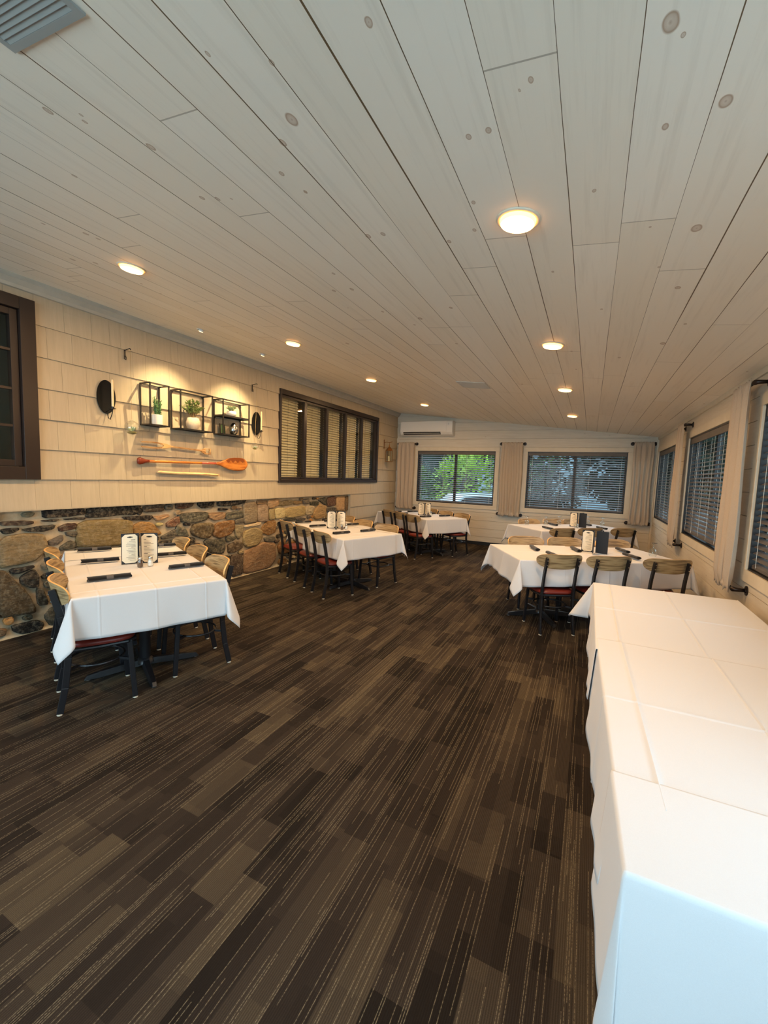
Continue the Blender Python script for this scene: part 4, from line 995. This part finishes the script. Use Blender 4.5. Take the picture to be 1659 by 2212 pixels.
def spotlight(x, y, tx, ty, tz, label, power):
    z = ceil_z(x); t = thing('spotlight', label, 'spotlight', (x, y, z), 0, 'spotlights aimed at the shelves')
    d = (Vector((tx, ty, tz))-Vector((x, y, z-.02))).normalized(); q = d.to_track_quat('-Z', 'Y')
    bm = new(); lathe(bm, [(.030, .004), (.044, .003), (.046, -.003), (.034, -.006), (.030, .004)], 28, cap=False); obj('trim_ring', bm, M['white_plastic'], t, smooth=True)
    R = q.to_matrix().to_4x4()
    bm = new(); lathe(bm, [(.012, .012), (.024, .004), (.027, -.012), (.025, -.014)], 20)
    for v in bm.verts: v.co = R @ v.co + Vector((0, 0, -.008))
    obj('lamp_head', bm, M['white_plastic'], t, smooth=True)
    bm = new(); lathe(bm, [(.022, -.0145), (.018, -.016)], 20)
    for v in bm.verts: v.co = R @ v.co + Vector((0, 0, -.008))
    obj('lens', bm, M['lamp'], t)
    l = bpy.data.lights.new('spot_beam', 'SPOT'); l.energy = power; l.color = SPOT; l.spot_size = math.radians(88); l.spot_blend = 1.0; l.shadow_soft_size = .012
    o = bpy.data.objects.new('spot_beam', l); COL.objects.link(o); o.parent = t; o.location = d*.05; o.rotation_mode = 'QUATERNION'; o.rotation_quaternion = q
spotlight(-3.765, 3.224, XL, 3.15, 1.5, 'small ceiling spotlight nearer the camera, aimed at the wall shelves', SPOT_W)
spotlight(-3.78, 4.167, XL, 4.15, 1.5, 'small ceiling spotlight farther from the camera, aimed at the wall shelves', SPOT_W*1.2)

# ---- ceiling vents
def vent(x0, x1, y0, y1, label, nsl, mk='vent'):
    t = thing('ceiling_vent', label, 'vent', ((x0+x1)/2, (y0+y1)/2, ceil_z((x0+x1)/2)), 0, 'ceiling vents'); t.rotation_euler = (0, RX, 0); a, b = (x1-x0)/2, (y1-y0)/2
    bm = new(); f = .02
    box(bm, -a, a, -b, -b+f, -.006, 0); box(bm, -a, a, b-f, b, -.006, 0); box(bm, -a, -a+f, -b+f, b-f, -.006, 0); box(bm, a-f, a, -b+f, b-f, -.006, 0); obj('frame', bm, M[mk], t)
    bm = new()
    for i in range(nsl): y = -b+f+(2*b-2*f)*(i+.5)/nsl; bar(bm, (-a+f, y, -.003), (a-f, y, -.003), .002+(2*b-2*f)/nsl*.82, .002, up=(0, .25, 1))
    obj('louvres', bm, M[mk], t)
vent(-1.60, -1.235, 5.2, 5.56, 'flush white vent in the ceiling between the two rows of lamps', 9)
vent(-1.60, -1.25, .355, .715, 'grey vent panel cut off by the top left corner of the photo', 22, 'vent_grey')

# ================================================================== air conditioner
t = thing('air_conditioner', 'white wall-mounted air conditioner high in the back left corner', 'air conditioner', (-3.51, YB, 2.44))
bm = new(); prof = [(0, .02), (0, .33), (-.19, .33), (-.205, .31), (-.20, .08), (-.165, .03), (-.10, .0), (-.02, .0)]
prism(bm, prof, 0, -.64, .64); obj('housing', bm, M['white_plastic'], t, bevel=.008)
bm = new(); box(bm, -.60, .50, -.2075, -.198, .085, .322); obj('front_panel', bm, M['white_plastic'], t, bevel=.004)
bm = new(); prism(bm, [(-.2030, .079), (-.2000, .082), (-.163, .026), (-.168, .024)], 0, -.56, .36); obj('air_outlet', bm, M['dark_slot'], t)
bm = new(); bar(bm, (-.55, -.196, .052), (.35, -.196, .052), .012, .004, up=(0, .6, 1)); obj('flap', bm, M['white_plastic'], t)
bm = new(); box(bm, .53, .56, -.2075, -.204, .26, .275); box(bm, .53, .56, -.2075, -.204, .235, .245); obj('display', bm, M['vent'], t)

# ================================================================== curtains on pipe rods
def rod(kind, u0, u1, z, label):
    F = mapper(kind); base = Vector(F((u0+u1)/2, 0, z)); t = thing('curtain_rod', label, 'curtain rod', base, 0, 'black pipe curtain rods')
    P = lambda u, v, zz: Vector(F(u, v, zz))-base
    bm = new(); tube(bm, [P(u0, -.08, z), P(u1, -.08, z)], .012, 12); obj('pipe', bm, M['oilbronze'], t, smooth=True)
    for u in (u0, u1):
        bm = new(); s = 1 if u == u0 else -1
        tube(bm, [P(u, -.006, z), P(u, -.07, z), P(u+s*.008, -.080, z), P(u+s*.04, -.08, z)], [.0125, .016, .019, .0155], 12); obj('elbow', bm, M['oilbronze'], t, smooth=True)
        bm = new(); tube(bm, [P(u, 0, z), P(u, -.007, z), P(u, -.0075, z), P(u, -.014, z)], [.036, .036, .019, .018], 20); obj('flange', bm, M['oilbronze'], t, smooth=True, auto=40)
def curtain(kind, u0, u1, z0, z1, label, seed, pleats=5, amp=.020):
    F = mapper(kind); rs = random.Random(seed); bm = new(); nu, nz = 90, 46; G = []
    base = Vector(F((u0+u1)/2, -.08, z0)); ph = [rs.uniform(0, 6) for _ in range(6)]; pp = [rs.uniform(.7, 1.3) for _ in range(pleats+1)]
    for i in range(nu+1):
        s = i/nu; row_ = []
        for j in range(nz+1):
            t = j/nz; z = z0+(z1-z0)*t; e = max(0, 1-min(t, 1-t)/.055)
            body = math.sin(s*pleats*2*PI+ph[0]+.5*math.sin(t*2.2+ph[1]))
            gath = math.sin(s*pleats*2.7*2*PI+ph[2])
            dd = amp*body*(.55+.75*(1-t))*(1-e) + .006*gath*(.25+.75*e) + .006*math.sin(t*9+s*11+ph[3])*(1-t)
            if e > 0: dd = dd*(1-e)+.004*gath*e
            u = u0+(u1-u0)*s + .008*math.sin(t*7+ph[4])*(1 if s > .5 else -1)*(1-e) + (.012*math.sin(s*23+ph[5])*e*(1 if t < .5 else 0))
            zz = z + (.006*math.sin(s*41+ph[2]) if j in (0, nz) else 0) - (.012*math.sin(s*17+ph[1]) if j == 0 else 0)
            row_.append(bm.verts.new(Vector(F(u, -.098-dd if e < .3 else -.098-dd, zz))-base))
        G.append(row_)
    for i in range(nu):
        for j in range(nz): bm.faces.new((G[i][j], G[i+1][j], G[i+1][j+1], G[i][j+1]))
    o = obj('curtain', bm, M['curtain'], smooth=True, solid=.004, loc=base); tag(o, label, 'curtain', 'oatmeal linen curtain panels')
for (kind, u0, u1, l, p) in (('back', -4.24, -3.80, 'in the back left corner', 4), ('back', -1.79, -1.33, 'between the two back windows', 4), ('back', .69, 1.03, 'in the back right corner', 4),
                          ('right', 6.50, 6.92, 'between the two farther right-wall windows', 3), ('right', 3.98, 4.42, 'on the right wall nearest the camera', 3)):
    rod(kind, u0-.015, u1+.015, 2.262, 'pipe rod at the top of the curtain '+l)
    rod(kind, u0-.015, u1+.015, .735, 'pipe rod at the foot of the curtain '+l)
    curtain(kind, u0+.01, u1-.01, .705, 2.29, 'oatmeal linen curtain panel '+l, int(u0*10)+60, p)

# ================================================================== display on the left wall
# wire-frame shelves
def shelf(y0, y1, z0, z1, label, mids=()):
    t = thing('wall_shelf', label, 'shelf', (XL, (y0+y1)/2, z0), 0, 'black wire shelves'); w2 = (y1-y0)/2; D0, D1 = .006, .162; H = z1-z0; r = .0065
    bm = new()
    for x in (D0, D1):
        bar(bm, (x, -w2, H), (x, w2, H), r*2, r*2); bar(bm, (x, -w2, r), (x, w2, r), r*2, r*2)
        for y in (-w2, w2): bar(bm, (x, y, 0), (x, y, H+r), r*2, r*2, up=(1, 0, 0))
    for y in (-w2, w2):
        for z in (r, H): bar(bm, (D0, y, z), (D1, y, z), r*2, r*2)
    for m_ in mids:
        for x in (D0, D1): bar(bm, (x, -w2, m_), (x, w2, m_), r*2, r*2)
        for y in (-w2, w2): bar(bm, (D0, y, m_), (D1, y, m_), r*2, r*2)
        for y in (-w2, w2):
            prism(bm, [(y, m_-.04), (y*.86, m_-.005), (y, m_-.005)] , 0, D0-.001, D0+.003)
    for y in (-w2, w2): prism(bm, [(y, H-.045), (y*.84, H-.004), (y, H-.004)], 0, D0-.001, D0+.003)
    obj('wire_frame', bm, M['black'], t)
    for z in (0, *mids):
        bm = new(); box(bm, D0, D1, -w2, w2, z+r, z+r*2+.002); obj('shelf_board', bm, M['black'], t)
shelf(2.905, 3.12, 1.93, 2.362, 'tall narrow black wire shelf holding the cactus pot')
shelf(3.265, 3.703, 1.93, 2.362, 'square black wire shelf holding the bushy plant')
shelf(3.868, 4.308, 1.93, 2.362, 'two-tier black wire shelf with a small plant above a silver vase', (.232,))
SB = 1.93+.0155
def pot(name, label, cat, x, y, z, prof, m, soilz):
    t = thing(name, label, cat, (x, y, z)); bm = new(); lathe(bm, prof, 28); obj('pot', bm, m, t, smooth=True, auto=50)
    r = prof[-1][0]-.006; bm = new(); lathe(bm, [(r, soilz), (r*.6, soilz+.004)], 20); obj('soil', bm, M['soil'], t); return t
t = pot('potted_cactus', 'green upright cactus in a white cylindrical pot in the narrow shelf', 'plant', XL+.095, 3.03, SB, [(.045, 0), (.052, .004), (.053, .105), (.050, .107)], M['pot'], .100)
rs = random.Random(5)
for k, (dx, dy, h) in enumerate(((0, 0, .17), (.022, .012, .15), (-.02, .018, .13), (.005, -.024, .19), (.02, -.02, .12))):
    bm = new(); n = 12
    pr = [(dx*(1+.4*q), dy*(1+.4*q), .10+h*q) for q in (0, .3, .6, .85, 1)]
    tube(bm, pr, [.009, .011, .0105, .008, .003], n)
    for i in range(26):
        q = rs.random(); a = rs.uniform(0, 2*PI); leaf(bm, (dx*(1+.4*q)+.008*math.cos(a), dy*(1+.4*q)+.008*math.sin(a), .10+h*q), (math.cos(a), math.sin(a), .9), .022, .008)
    obj('stalk', bm, M['leaf_dark'], t, smooth=True)
def bushy(t, z0, R, H, n, L, m, spread=1.0, stems=9, seed=1, lean=(0, 0)):
    rs = random.Random(seed); bs = new(); bl = new()
    for s in range(stems):
        a = 2*PI*s/stems+rs.uniform(-.3, .3); rr = R*rs.uniform(.35, 1)*spread; top = Vector((math.cos(a)*rr*.42+lean[0]*rs.random(), math.sin(a)*rr+lean[1]*rs.random(), z0+H*rs.uniform(.45, 1)))
        b = Vector((math.cos(a)*.012, math.sin(a)*.012, z0-.005)); mid = b.lerp(top, .5)+Vector((0, 0, H*.14)); pts = [b, b.lerp(mid, .6), mid, mid.lerp(top, .6), top]
        tube(bs, pts, [.004, .0035, .003, .0025, .002], 6)
        for i in range(n):
            q = rs.uniform(.25, 1); p = pts[min(3, int(q*4))].lerp(pts[min(4, int(q*4)+1)], q*4-int(q*4) if q < 1 else 0); aa = rs.uniform(0, 2*PI)
            leaf(bl, p, (math.cos(aa)*.8, math.sin(aa), rs.uniform(-.1, .9)), L*rs.uniform(.7, 1.2), L*.5)
    obj('stems', bs, M['stem'], t); o = obj('foliage', bl, m, t); o['kind'] = 'stuff'
t = pot('potted_jade_plant', 'bushy light-green leafy plant in a faceted cement pot in the square shelf', 'plant', XL+.085, 3.49, SB, [(.052, 0), (.074, .045), (.078, .085), (.060, .135), (.056, .137)], M['concrete_pot'], .128)
bushy(t, .13, .19, .20, 30, .036, M['leaf'], 1.0, 13, 3)
t = pot('potted_succulent', 'small pale-green plant in a white bowl on the upper tier of the right shelf', 'plant', XL+.085, 4.075, SB+.232, [(.04, 0), (.06, .02), (.063, .045), (.052, .066), (.050, .067)], M['pot'], .060)
bushy(t, .06, .085, .08, 22, .024, M['leaf_pale'], 1, 10, 8)
t = thing('egg_vase', 'silver egg-shaped vase on the lower tier of the right shelf', 'vase', (XL+.10, 4.10, SB))
bm = new(); lathe(bm, [(.022, 0), (.045, .02), (.058, .055), (.056, .09), (.042, .125), (.022, .148), (.004, .155)], 28); obj('body', bm, M['steel'], t, smooth=True)
bm = new(); lathe(bm, [(.026, .0), (.028, .003), (.022, .010)], 20); obj('foot', bm, M['steel'], t, smooth=True)
t = thing('picture_frame', 'small dark framed picture leaning beside the silver egg vase', 'picture frame', (XL+.045, 3.965, SB)); t.rotation_euler = (0, -.08, 0)
bm = new(); box(bm, 0, .012, -.04, .04, 0, .012); box(bm, 0, .012, -.04, .04, .118, .13); box(bm, 0, .012, -.04, -.03, .012, .118); box(bm, 0, .012, .03, .04, .012, .118); obj('frame', bm, M['black'], t)
bm = new(); box(bm, .002, .006, -.03, .03, .012, .118); obj('picture', bm, M['leaf_dark'], t)

# candle sconces
def sconce(y, label):
    t = thing('wall_sconce', label, 'candle sconce', (XL, y, 2.16), 0, 'black oval candle sconces')
    bm = new(); n = 40; pr = [(.0, .002), (1.0, .004), (1.03, .010), (1.0, .014), (.93, .010), (0, .008)]
    R = [[bm.verts.new((x, .088*f*math.cos(2*PI*k/n) if f else 0, .156*f*math.sin(2*PI*k/n) if f else 0)) for k in range(n)] for f, x in pr[1:-1]]
    for a, b in zip(R, R[1:]):
        for k in range(n): bm.faces.new((a[k], a[(k+1) % n], b[(k+1) % n], b[k]))
    bm.faces.new(R[0]); bm.faces.new(R[-1]); obj('oval_plate', bm, M['matte_black'], t, smooth=True, auto=40)
    bm = new(); tube(bm, [(.008, .01, -.14), (.02, .01, -.20), (.045, .012, -.215), (.075, .014, -.16), (.085, .015, -.115)], .004, 8); tube(bm, [(.008, -.0, -.14), (.05, .0, -.128), (.085, .015, -.118)], .0035, 8); obj('bracket', bm, M['black'], t, smooth=True)
    bm = new(); lathe(bm, [(.008, -.118), (.027, -.114), (.028, -.110), (.013, -.110), (.0135, -.094), (.010, -.094)], 20, (.085, .015, 0)); obj('candle_cup', bm, M['black'], t, smooth=True, auto=40)
    c = thing('taper_candle', 'ivory taper candle standing in the '+label, 'candle', (XL+.085, y+.015, 2.16-.1085), 0, 'ivory candles')
    bm = new(); lathe(bm, [(.0095, 0), (.0105, .01), (.0105, .25), (.008, .268), (.003, .274)], 18); obj('wax', bm, M['candle'], c, smooth=True, auto=50)
    bm = new(); tube(bm, [(0, 0, .272), (.001, 0, .282)], .001, 6); obj('wick', bm, M['wick'], c)
sconce(2.555, 'black oval sconce left of the shelves'); sconce(4.612, 'black oval sconce right of the shelves')

# hanging glass globes on hooks
def hanging(y, ztop, gy, gz, r, label, hl, seed):
    h = thing('wall_hook', hl, 'hook', (XL, y, ztop), 0, 'black wall hooks')
    bm = new(); bar(bm, (.004, 0, -.09), (.004, 0, .005), .016, .006, up=(1, 0, 0)); obj('mounting_plate', bm, M['black'], h)
    bm = new(); tube(bm, [(.006, 0, 0), (.05, 0, .006), (.085, 0, .010), (.094, 0, .003), (.092, 0, -.006)], .004, 8); tube(bm, [(.006, 0, -.085), (.022, 0, -.095), (.026, 0, -.075), (.014, 0, -.055)], .0035, 8); obj('arm', bm, M['black'], h, smooth=True)
    c = tag(obj('hanging_cord', (lambda b: (tube(b, [(0, 0, 0), (0, (gy-y)*.5, (gz+r-ztop)*.5), (0, gy-y, gz+r+.012-ztop)], .0016, 6), b)[1])(new()), M['twine'], loc=(XL+.09, y, ztop)), 'thin twine hanging from the '+hl, 'cord', 'twine cords of the hanging globes')
    t = thing('glass_globe', label, 'hanging terrarium', (XL+.09, gy, gz), 0, 'hanging glass globes')
    bm = new(); k = 9; pr = []
    for i in range(k+1):
        a = -PI/2+PI*i/k*.93; pr.append((max(.002, r*math.cos(a)), r*math.sin(a)))
    pr.append((.008, r+.006)); lathe(bm, pr, 26, cap=False); obj('globe', bm, M['glassware'], t, smooth=True)
    bm = new(); rs = random.Random(seed)
    lathe(bm, [(.002, -r*.93), (r*.55, -r*.80), (r*.62, -r*.62), (r*.25, -r*.5)], 14); obj('moss', bm, M['moss'], t, smooth=True)
    bm = new()
    for i in range(16):
        a = rs.uniform(0, 2*PI); leaf(bm, (math.cos(a)*r*.1, math.sin(a)*r*.1, -r*.5), (math.cos(a), math.sin(a), rs.uniform(.3, 1.6)), r*rs.uniform(.6, .95), r*.12)
    obj('air_plant', bm, M['leaf_pale'], t)
hanging(2.75, 2.655, 2.755, 1.885, .070, 'round glass globe with an air plant, left of the shelves', 'black hook at the upper left, before the left sconce', 2)
hanging(4.53, 2.675, 4.50, 1.83, .046, 'small glass globe hanging by the right sconce', 'black hook at the upper right, above the right sconce', 4)

# two-pronged wooden fork, canoe paddle and stick
t = thing('wooden_fork', 'old two-pronged wooden fork with a loop handle, hanging under the shelves', 'wooden fork', (XL+.03, 3.34, 1.733))
bm = new()
for s in (-1, 1):
    P = [(0, -.20, .016*s), (0, -.25, .026*s), (0, -.33, .030*s), (0, -.45, .024*s-.0)]
    for a, b in zip(P, P[1:]): bar(bm, a, b, .014, .012, up=(1, 0, 0))
obj('prongs', bm, M['fork'], t, bevel=.002)
bm = new(); prism(bm, [(-.22, -.03), (-.15, -.024), (-.10, -.010), (-.10, .010), (-.15, .024), (-.22, .03), (-.19, .0)], 0, -.008, .008)
L_ = [(0, -.12, 0), (0, .05, -.006), (0, .22, -.014), (0, .33, -.020)]
for a, b in zip(L_, L_[1:]): bar(bm, a, b, .017, .014, up=(1, 0, 0))
obj('shaft', bm, M['fork'], t, bevel=.002)
bm = new(); z_ = -.022
prism(bm, [(.31, z_-.012), (.36, z_-.036), (.45, z_-.036), (.45, z_-.024), (.375, z_-.024), (.375, z_+.024), (.45, z_+.024), (.45, z_+.036), (.36, z_+.036), (.31, z_+.012)], 0, -.008, .008)
box(bm, -.008, .008, .436, .45, z_-.0238, z_+.0238); obj('handle', bm, M['fork'], t, bevel=.002)

t = thing('canoe_paddle', 'varnished orange-brown wooden canoe paddle hanging horizontally', 'paddle', (XL+.035, 3.63, 1.565)); t.rotation_euler = (.012, 0, 0)
def lens(bm, sect, th, mi=0, n=14):
    R = []
    for y, h, tt in sect:
        R.append([bm.verts.new((tt*math.cos(a), y, h*math.sin(a))) for a in [2*PI*k/n for k in range(n)]])
    for a, b in zip(R, R[1:]):
        for k in range(n): bm.faces.new((a[k], a[(k+1) % n], b[(k+1) % n], b[k])).material_index = mi
    bm.faces.new(R[0]); bm.faces.new(R[-1])
bm = new(); lens(bm, [(.235, .014, .012), (.29, .020, .012), (.37, .048, .010), (.45, .074, .009), (.54, .088, .009), (.63, .090, .009), (.70, .084, .009), (.745, .066, .009), (.775, .036, .008), (.787, .008, .004)], 0); obj('blade', bm, M['paddle'], t, smooth=True)
bm = new(); lens(bm, [(-.70, .016, .014), (-.5, .0145, .0135), (-.2, .014, .013), (.02, .014, .013)], 0); obj('shaft', bm, M['paddle'], t, smooth=True)
bm = new(); lens(bm, [(.02, .0145, .0135), (.24, .0145, .0125)], 0); obj('painted_band', bm, M['paddle_pink'], t, smooth=True)
bm = new(); lens(bm, [(-.79, .006, .008), (-.785, .030, .014), (-.765, .040, .015), (-.735, .034, .015), (-.70, .019, .014), (-.66, .016, .014)], 0); obj('grip', bm, M['paddle_dark'], t, smooth=True)
bm = new(); zs_ = [(.40, .046), (.44, .012), (.48, .050), (.52, .014), (.56, .052), (.60, .016), (.64, .052), (.69, .02), (.725, .045)]
prism(bm, zs_+[(.70, .078), (.63, .086), (.54, .084), (.46, .072)], 0, .0062, .0092)
obj('zigzag_pattern', bm, M['paddle_zig'], t)
bm = new(); tube(bm, [(0, -.42, 0), (-.03, -.42, 0)], .004, 8); tube(bm, [(0, .5, 0), (-.03, .5, 0)], .004, 8); obj('wall_peg', bm, M['black'], t)

t = thing('wooden_stick', 'pale wooden stick hanging below the canoe paddle', 'stick', (XL+.022, 3.50, 1.432)); t.rotation_euler = (-.02, 0, 0)
bm = new(); R_ = [(-.42, .012), (-.40, .017), (-.2, .016), (0, .018), (.2, .017), (.36, .016), (.41, .014)]
tube(bm, [(0, y, .003*math.sin(y*12)) for y, _ in R_], [r for _, r in R_], 9); obj('shaft', bm, M['stick'], t)
bm = new(); bar(bm, (0, .40, .008), (0, .44, .012), .008, .008); bar(bm, (0, .40, -.008), (0, .445, -.012), .008, .008); obj('split_end', bm, M['stick'], t)

# lantern right of the five-pane window
t = thing('wall_lantern', 'copper-coloured wall lantern right of the five-pane window', 'lantern', (XL, 8.80, 1.80))
bm = new(); bar(bm, (.004, -.075, .30), (.004, -.075, .50), .022, .006, up=(1, 0, 0)); tube(bm, [(.006, -.075, .44), (.05, -.04, .45), (.10, .0, .445), (.15, .05, .46)], .005, 8); obj('wall_bracket', bm, M['brass'], t)
bm = new(); tube(bm, [(.10, 0, .445), (.10, .012, .415), (.10, 0, .39), (.10, -.012, .40)], .004, 8); obj('hook', bm, M['brass'], t)
bm = new(); w2 = .062
box(bm, .10-w2, .10+w2, -w2, w2, 0, .014); box(bm, .10-w2, .10+w2, -w2, w2, .25, .262)
for sx in (-1, 1):
    for sy in (-1, 1): bar(bm, (.10+sx*(w2-.005), sy*(w2-.005), .014), (.10+sx*(w2-.005), sy*(w2-.005), .25), .009, .009, up=(1, 0, 0))
obj('cage', bm, M['brass'], t)
bm = new(); lathe(bm, [(w2*1.38, .262), (w2*.95, .305), (w2*.45, .335), (.014, .35), (.012, .385), (.004, .39)], 4, (.10, 0, 0))
obj('roof', bm, M['brass'], t, rot=None)
for a_, b_ in ((0, 1), (0, -1), (1, 0)):
    bm = new(); x = .10+a_*(w2-.004); y = b_*(w2-.004); box(bm, x-(.0008 if a_ else w2-.012), x+(.0008 if a_ else w2-.012), y-(.0008 if b_ else w2-.012), y+(.0008 if b_ else w2-.012), .015, .249); obj('glass_panel', bm, M['glass'], t)
c = thing('pillar_candle', 'ivory pillar candle inside the wall lantern', 'candle', (XL+.10, 8.80, 1.8145)); bm = new(); lathe(bm, [(.026, 0), (.027, .005), (.027, .115), (.022, .12), (.004, .117)], 18); obj('wax', bm, M['candle'], c, smooth=True, auto=50)
bm = new(); tube(bm, [(0, 0, .117), (.001, 0, .128)], .0012, 6); obj('wick', bm, M['wick'], c)

# ================================================================== outside
bm = new(); box(bm, -30, 40, YB+.3, 60, -.5, -.35); box(bm, XR+.3, 40, -20, YB+.3, -.5, -.35); struct('ground', bm, M['asphalt'])
def tree(x, y, z0, h, R, m, label, group, seed, trunk=True, cat='tree', name='tree'):
    t = thing(name, label, cat, (x, y, -.35), 0, group); rs = random.Random(seed)
    if trunk:
        bm = new(); tube(bm, [(0, 0, 0), (.05, 0, h*.3), (-.05, .05, h*.6)], [.14, .11, .06], 8)
        for k in range(5): a = rs.uniform(0, 6); tube(bm, [(0, 0, h*.35+.1*k), (math.cos(a)*R*.6, math.sin(a)*R*.6, h*.6+.1*k)], [.05, .02], 6)
        obj('trunk', bm, M['trunk'], t)
    bm = new()
    for i in range(1500):
        a, b = rs.uniform(0, 2*PI), rs.uniform(-1, 1); q = rs.uniform(.55, 1)**.5; rr = math.sqrt(1-b*b)*q
        lump = 1+.25*mnoise.noise(Vector((math.cos(a)*2, math.sin(a)*2, b*2+seed)))
        p = Vector((math.cos(a)*rr*R*lump, math.sin(a)*rr*R*lump, z0+h*.5+(h*.5)*b*q*lump)); d = Vector((math.cos(a)*rr, math.sin(a)*rr, b+rs.uniform(-.3, .3)))+Vector((rs.uniform(-1, 1), rs.uniform(-1, 1), rs.uniform(-1, 1)))*.6
        leaf(bm, p, d, R*.19, R*.12, thick=.01)
    o = obj('foliage', bm, M[m], t); o['kind'] = 'stuff'
sd = 0
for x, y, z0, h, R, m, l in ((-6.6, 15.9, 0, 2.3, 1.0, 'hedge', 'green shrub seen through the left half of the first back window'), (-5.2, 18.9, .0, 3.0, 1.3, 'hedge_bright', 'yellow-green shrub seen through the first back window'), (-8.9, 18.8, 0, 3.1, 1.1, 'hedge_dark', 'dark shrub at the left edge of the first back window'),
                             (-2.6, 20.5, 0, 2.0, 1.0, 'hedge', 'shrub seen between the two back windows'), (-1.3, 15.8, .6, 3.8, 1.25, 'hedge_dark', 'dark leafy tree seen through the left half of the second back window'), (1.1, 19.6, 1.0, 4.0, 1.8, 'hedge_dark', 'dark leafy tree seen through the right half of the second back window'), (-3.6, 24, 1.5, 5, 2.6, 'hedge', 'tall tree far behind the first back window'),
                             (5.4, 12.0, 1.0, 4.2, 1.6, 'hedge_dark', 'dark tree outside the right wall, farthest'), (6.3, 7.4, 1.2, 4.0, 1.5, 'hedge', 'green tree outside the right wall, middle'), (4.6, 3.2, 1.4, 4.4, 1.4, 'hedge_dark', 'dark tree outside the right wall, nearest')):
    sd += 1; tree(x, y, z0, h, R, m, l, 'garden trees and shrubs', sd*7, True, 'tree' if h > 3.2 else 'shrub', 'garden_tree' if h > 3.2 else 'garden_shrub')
bm = new(); nx, nz_ = 150, 34; gv = []
for i in range(nx+1):
    row_ = []
    for j in range(nz_+1):
        x = -22+46*i/nx; z = -.4+5.6*j/nz_
        row_.append(bm.verts.new((x, 38+mnoise.noise(Vector((x*.9, z*.9, 2)))*1.2+(z*.12)**2, z+mnoise.noise(Vector((x*.5, 0, 5)))*1.0*j/nz_)))
    gv.append(row_)
for i in range(nx):
    for j in range(nz_): bm.faces.new((gv[i][j], gv[i+1][j], gv[i+1][j+1], gv[i][j+1]))
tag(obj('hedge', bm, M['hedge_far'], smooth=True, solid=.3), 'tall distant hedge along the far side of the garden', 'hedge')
bm = new(); gv = []
for i in range(121):
    row_ = []
    for j in range(nz_+1):
        y = -4+40*i/120; z = -.4+4.2*j/nz_
        row_.append(bm.verts.new((11.5+mnoise.noise(Vector((y*.9, z*.9, 8)))*.8, y, z+mnoise.noise(Vector((y*.6, 0, 3)))*1.2*j/nz_)))
    gv.append(row_)
for i in range(120):
    for j in range(nz_): bm.faces.new((gv[i][j], gv[i+1][j], gv[i+1][j+1], gv[i][j+1]))
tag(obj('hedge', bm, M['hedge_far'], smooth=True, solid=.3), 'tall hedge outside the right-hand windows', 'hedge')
t = thing('parked_car', 'pale parked car seen through the right half of the first back window', 'car', (-3.4, 13.5, -.35), .6)
bm = new(); pr = [(-2.1, .25), (-2.1, .62), (-1.9, .78), (-1.15, .86), (-.55, 1.32), (.75, 1.36), (1.45, .92), (2.05, .84), (2.15, .5), (2.1, .25)]; prism(bm, pr, 1, -.82, .82); obj('body', bm, M['car'], t, bevel=.05)
bm = new(); prism(bm, [(-1.0, .90), (-.5, 1.26), (.70, 1.30), (1.25, .95)], 1, -.83, .83); obj('windows', bm, M['vinyl'], t)
for x in (-1.3, 1.3):
    for s in (-1, 1): bm = new(); tube(bm, [(x, s*.62, .32), (x, s*.86, .32)], .32, 20); obj('wheel', bm, M['tyre'], t)
t = thing('house', 'pale blue house with grey roof across the garden', 'house', (-3.0, 31, -.35))
bm = new(); prism(bm, [(-4, 0), (4, 0), (4, 2.8), (0, 4.8), (-4, 2.8)], 1, -2, 2); obj('walls', bm, M['house'], t)
bm = new(); bar(bm, (-4.4, -2.3, 2.7), (.05, -2.3, 4.93), .0001, .0001) if False else None
prism(bm, [(-4.4, 2.62), (0, 4.82), (4.4, 2.62), (4.4, 2.8), (0, 5.0), (-4.4, 2.8)], 1, -2.3, 2.3); obj('roof', bm, M['roof'], t)
for x in (-2.2, 0, 2.2): bm = new(); box(bm, x-.5, x+.5, -2.04, -1.98, 1.0, 2.1); obj('window', bm, M['vinyl'], t)

for o in list(COL.objects):
    if o.type == 'EMPTY' and o.get('label') == 'x': bpy.data.objects.remove(o)
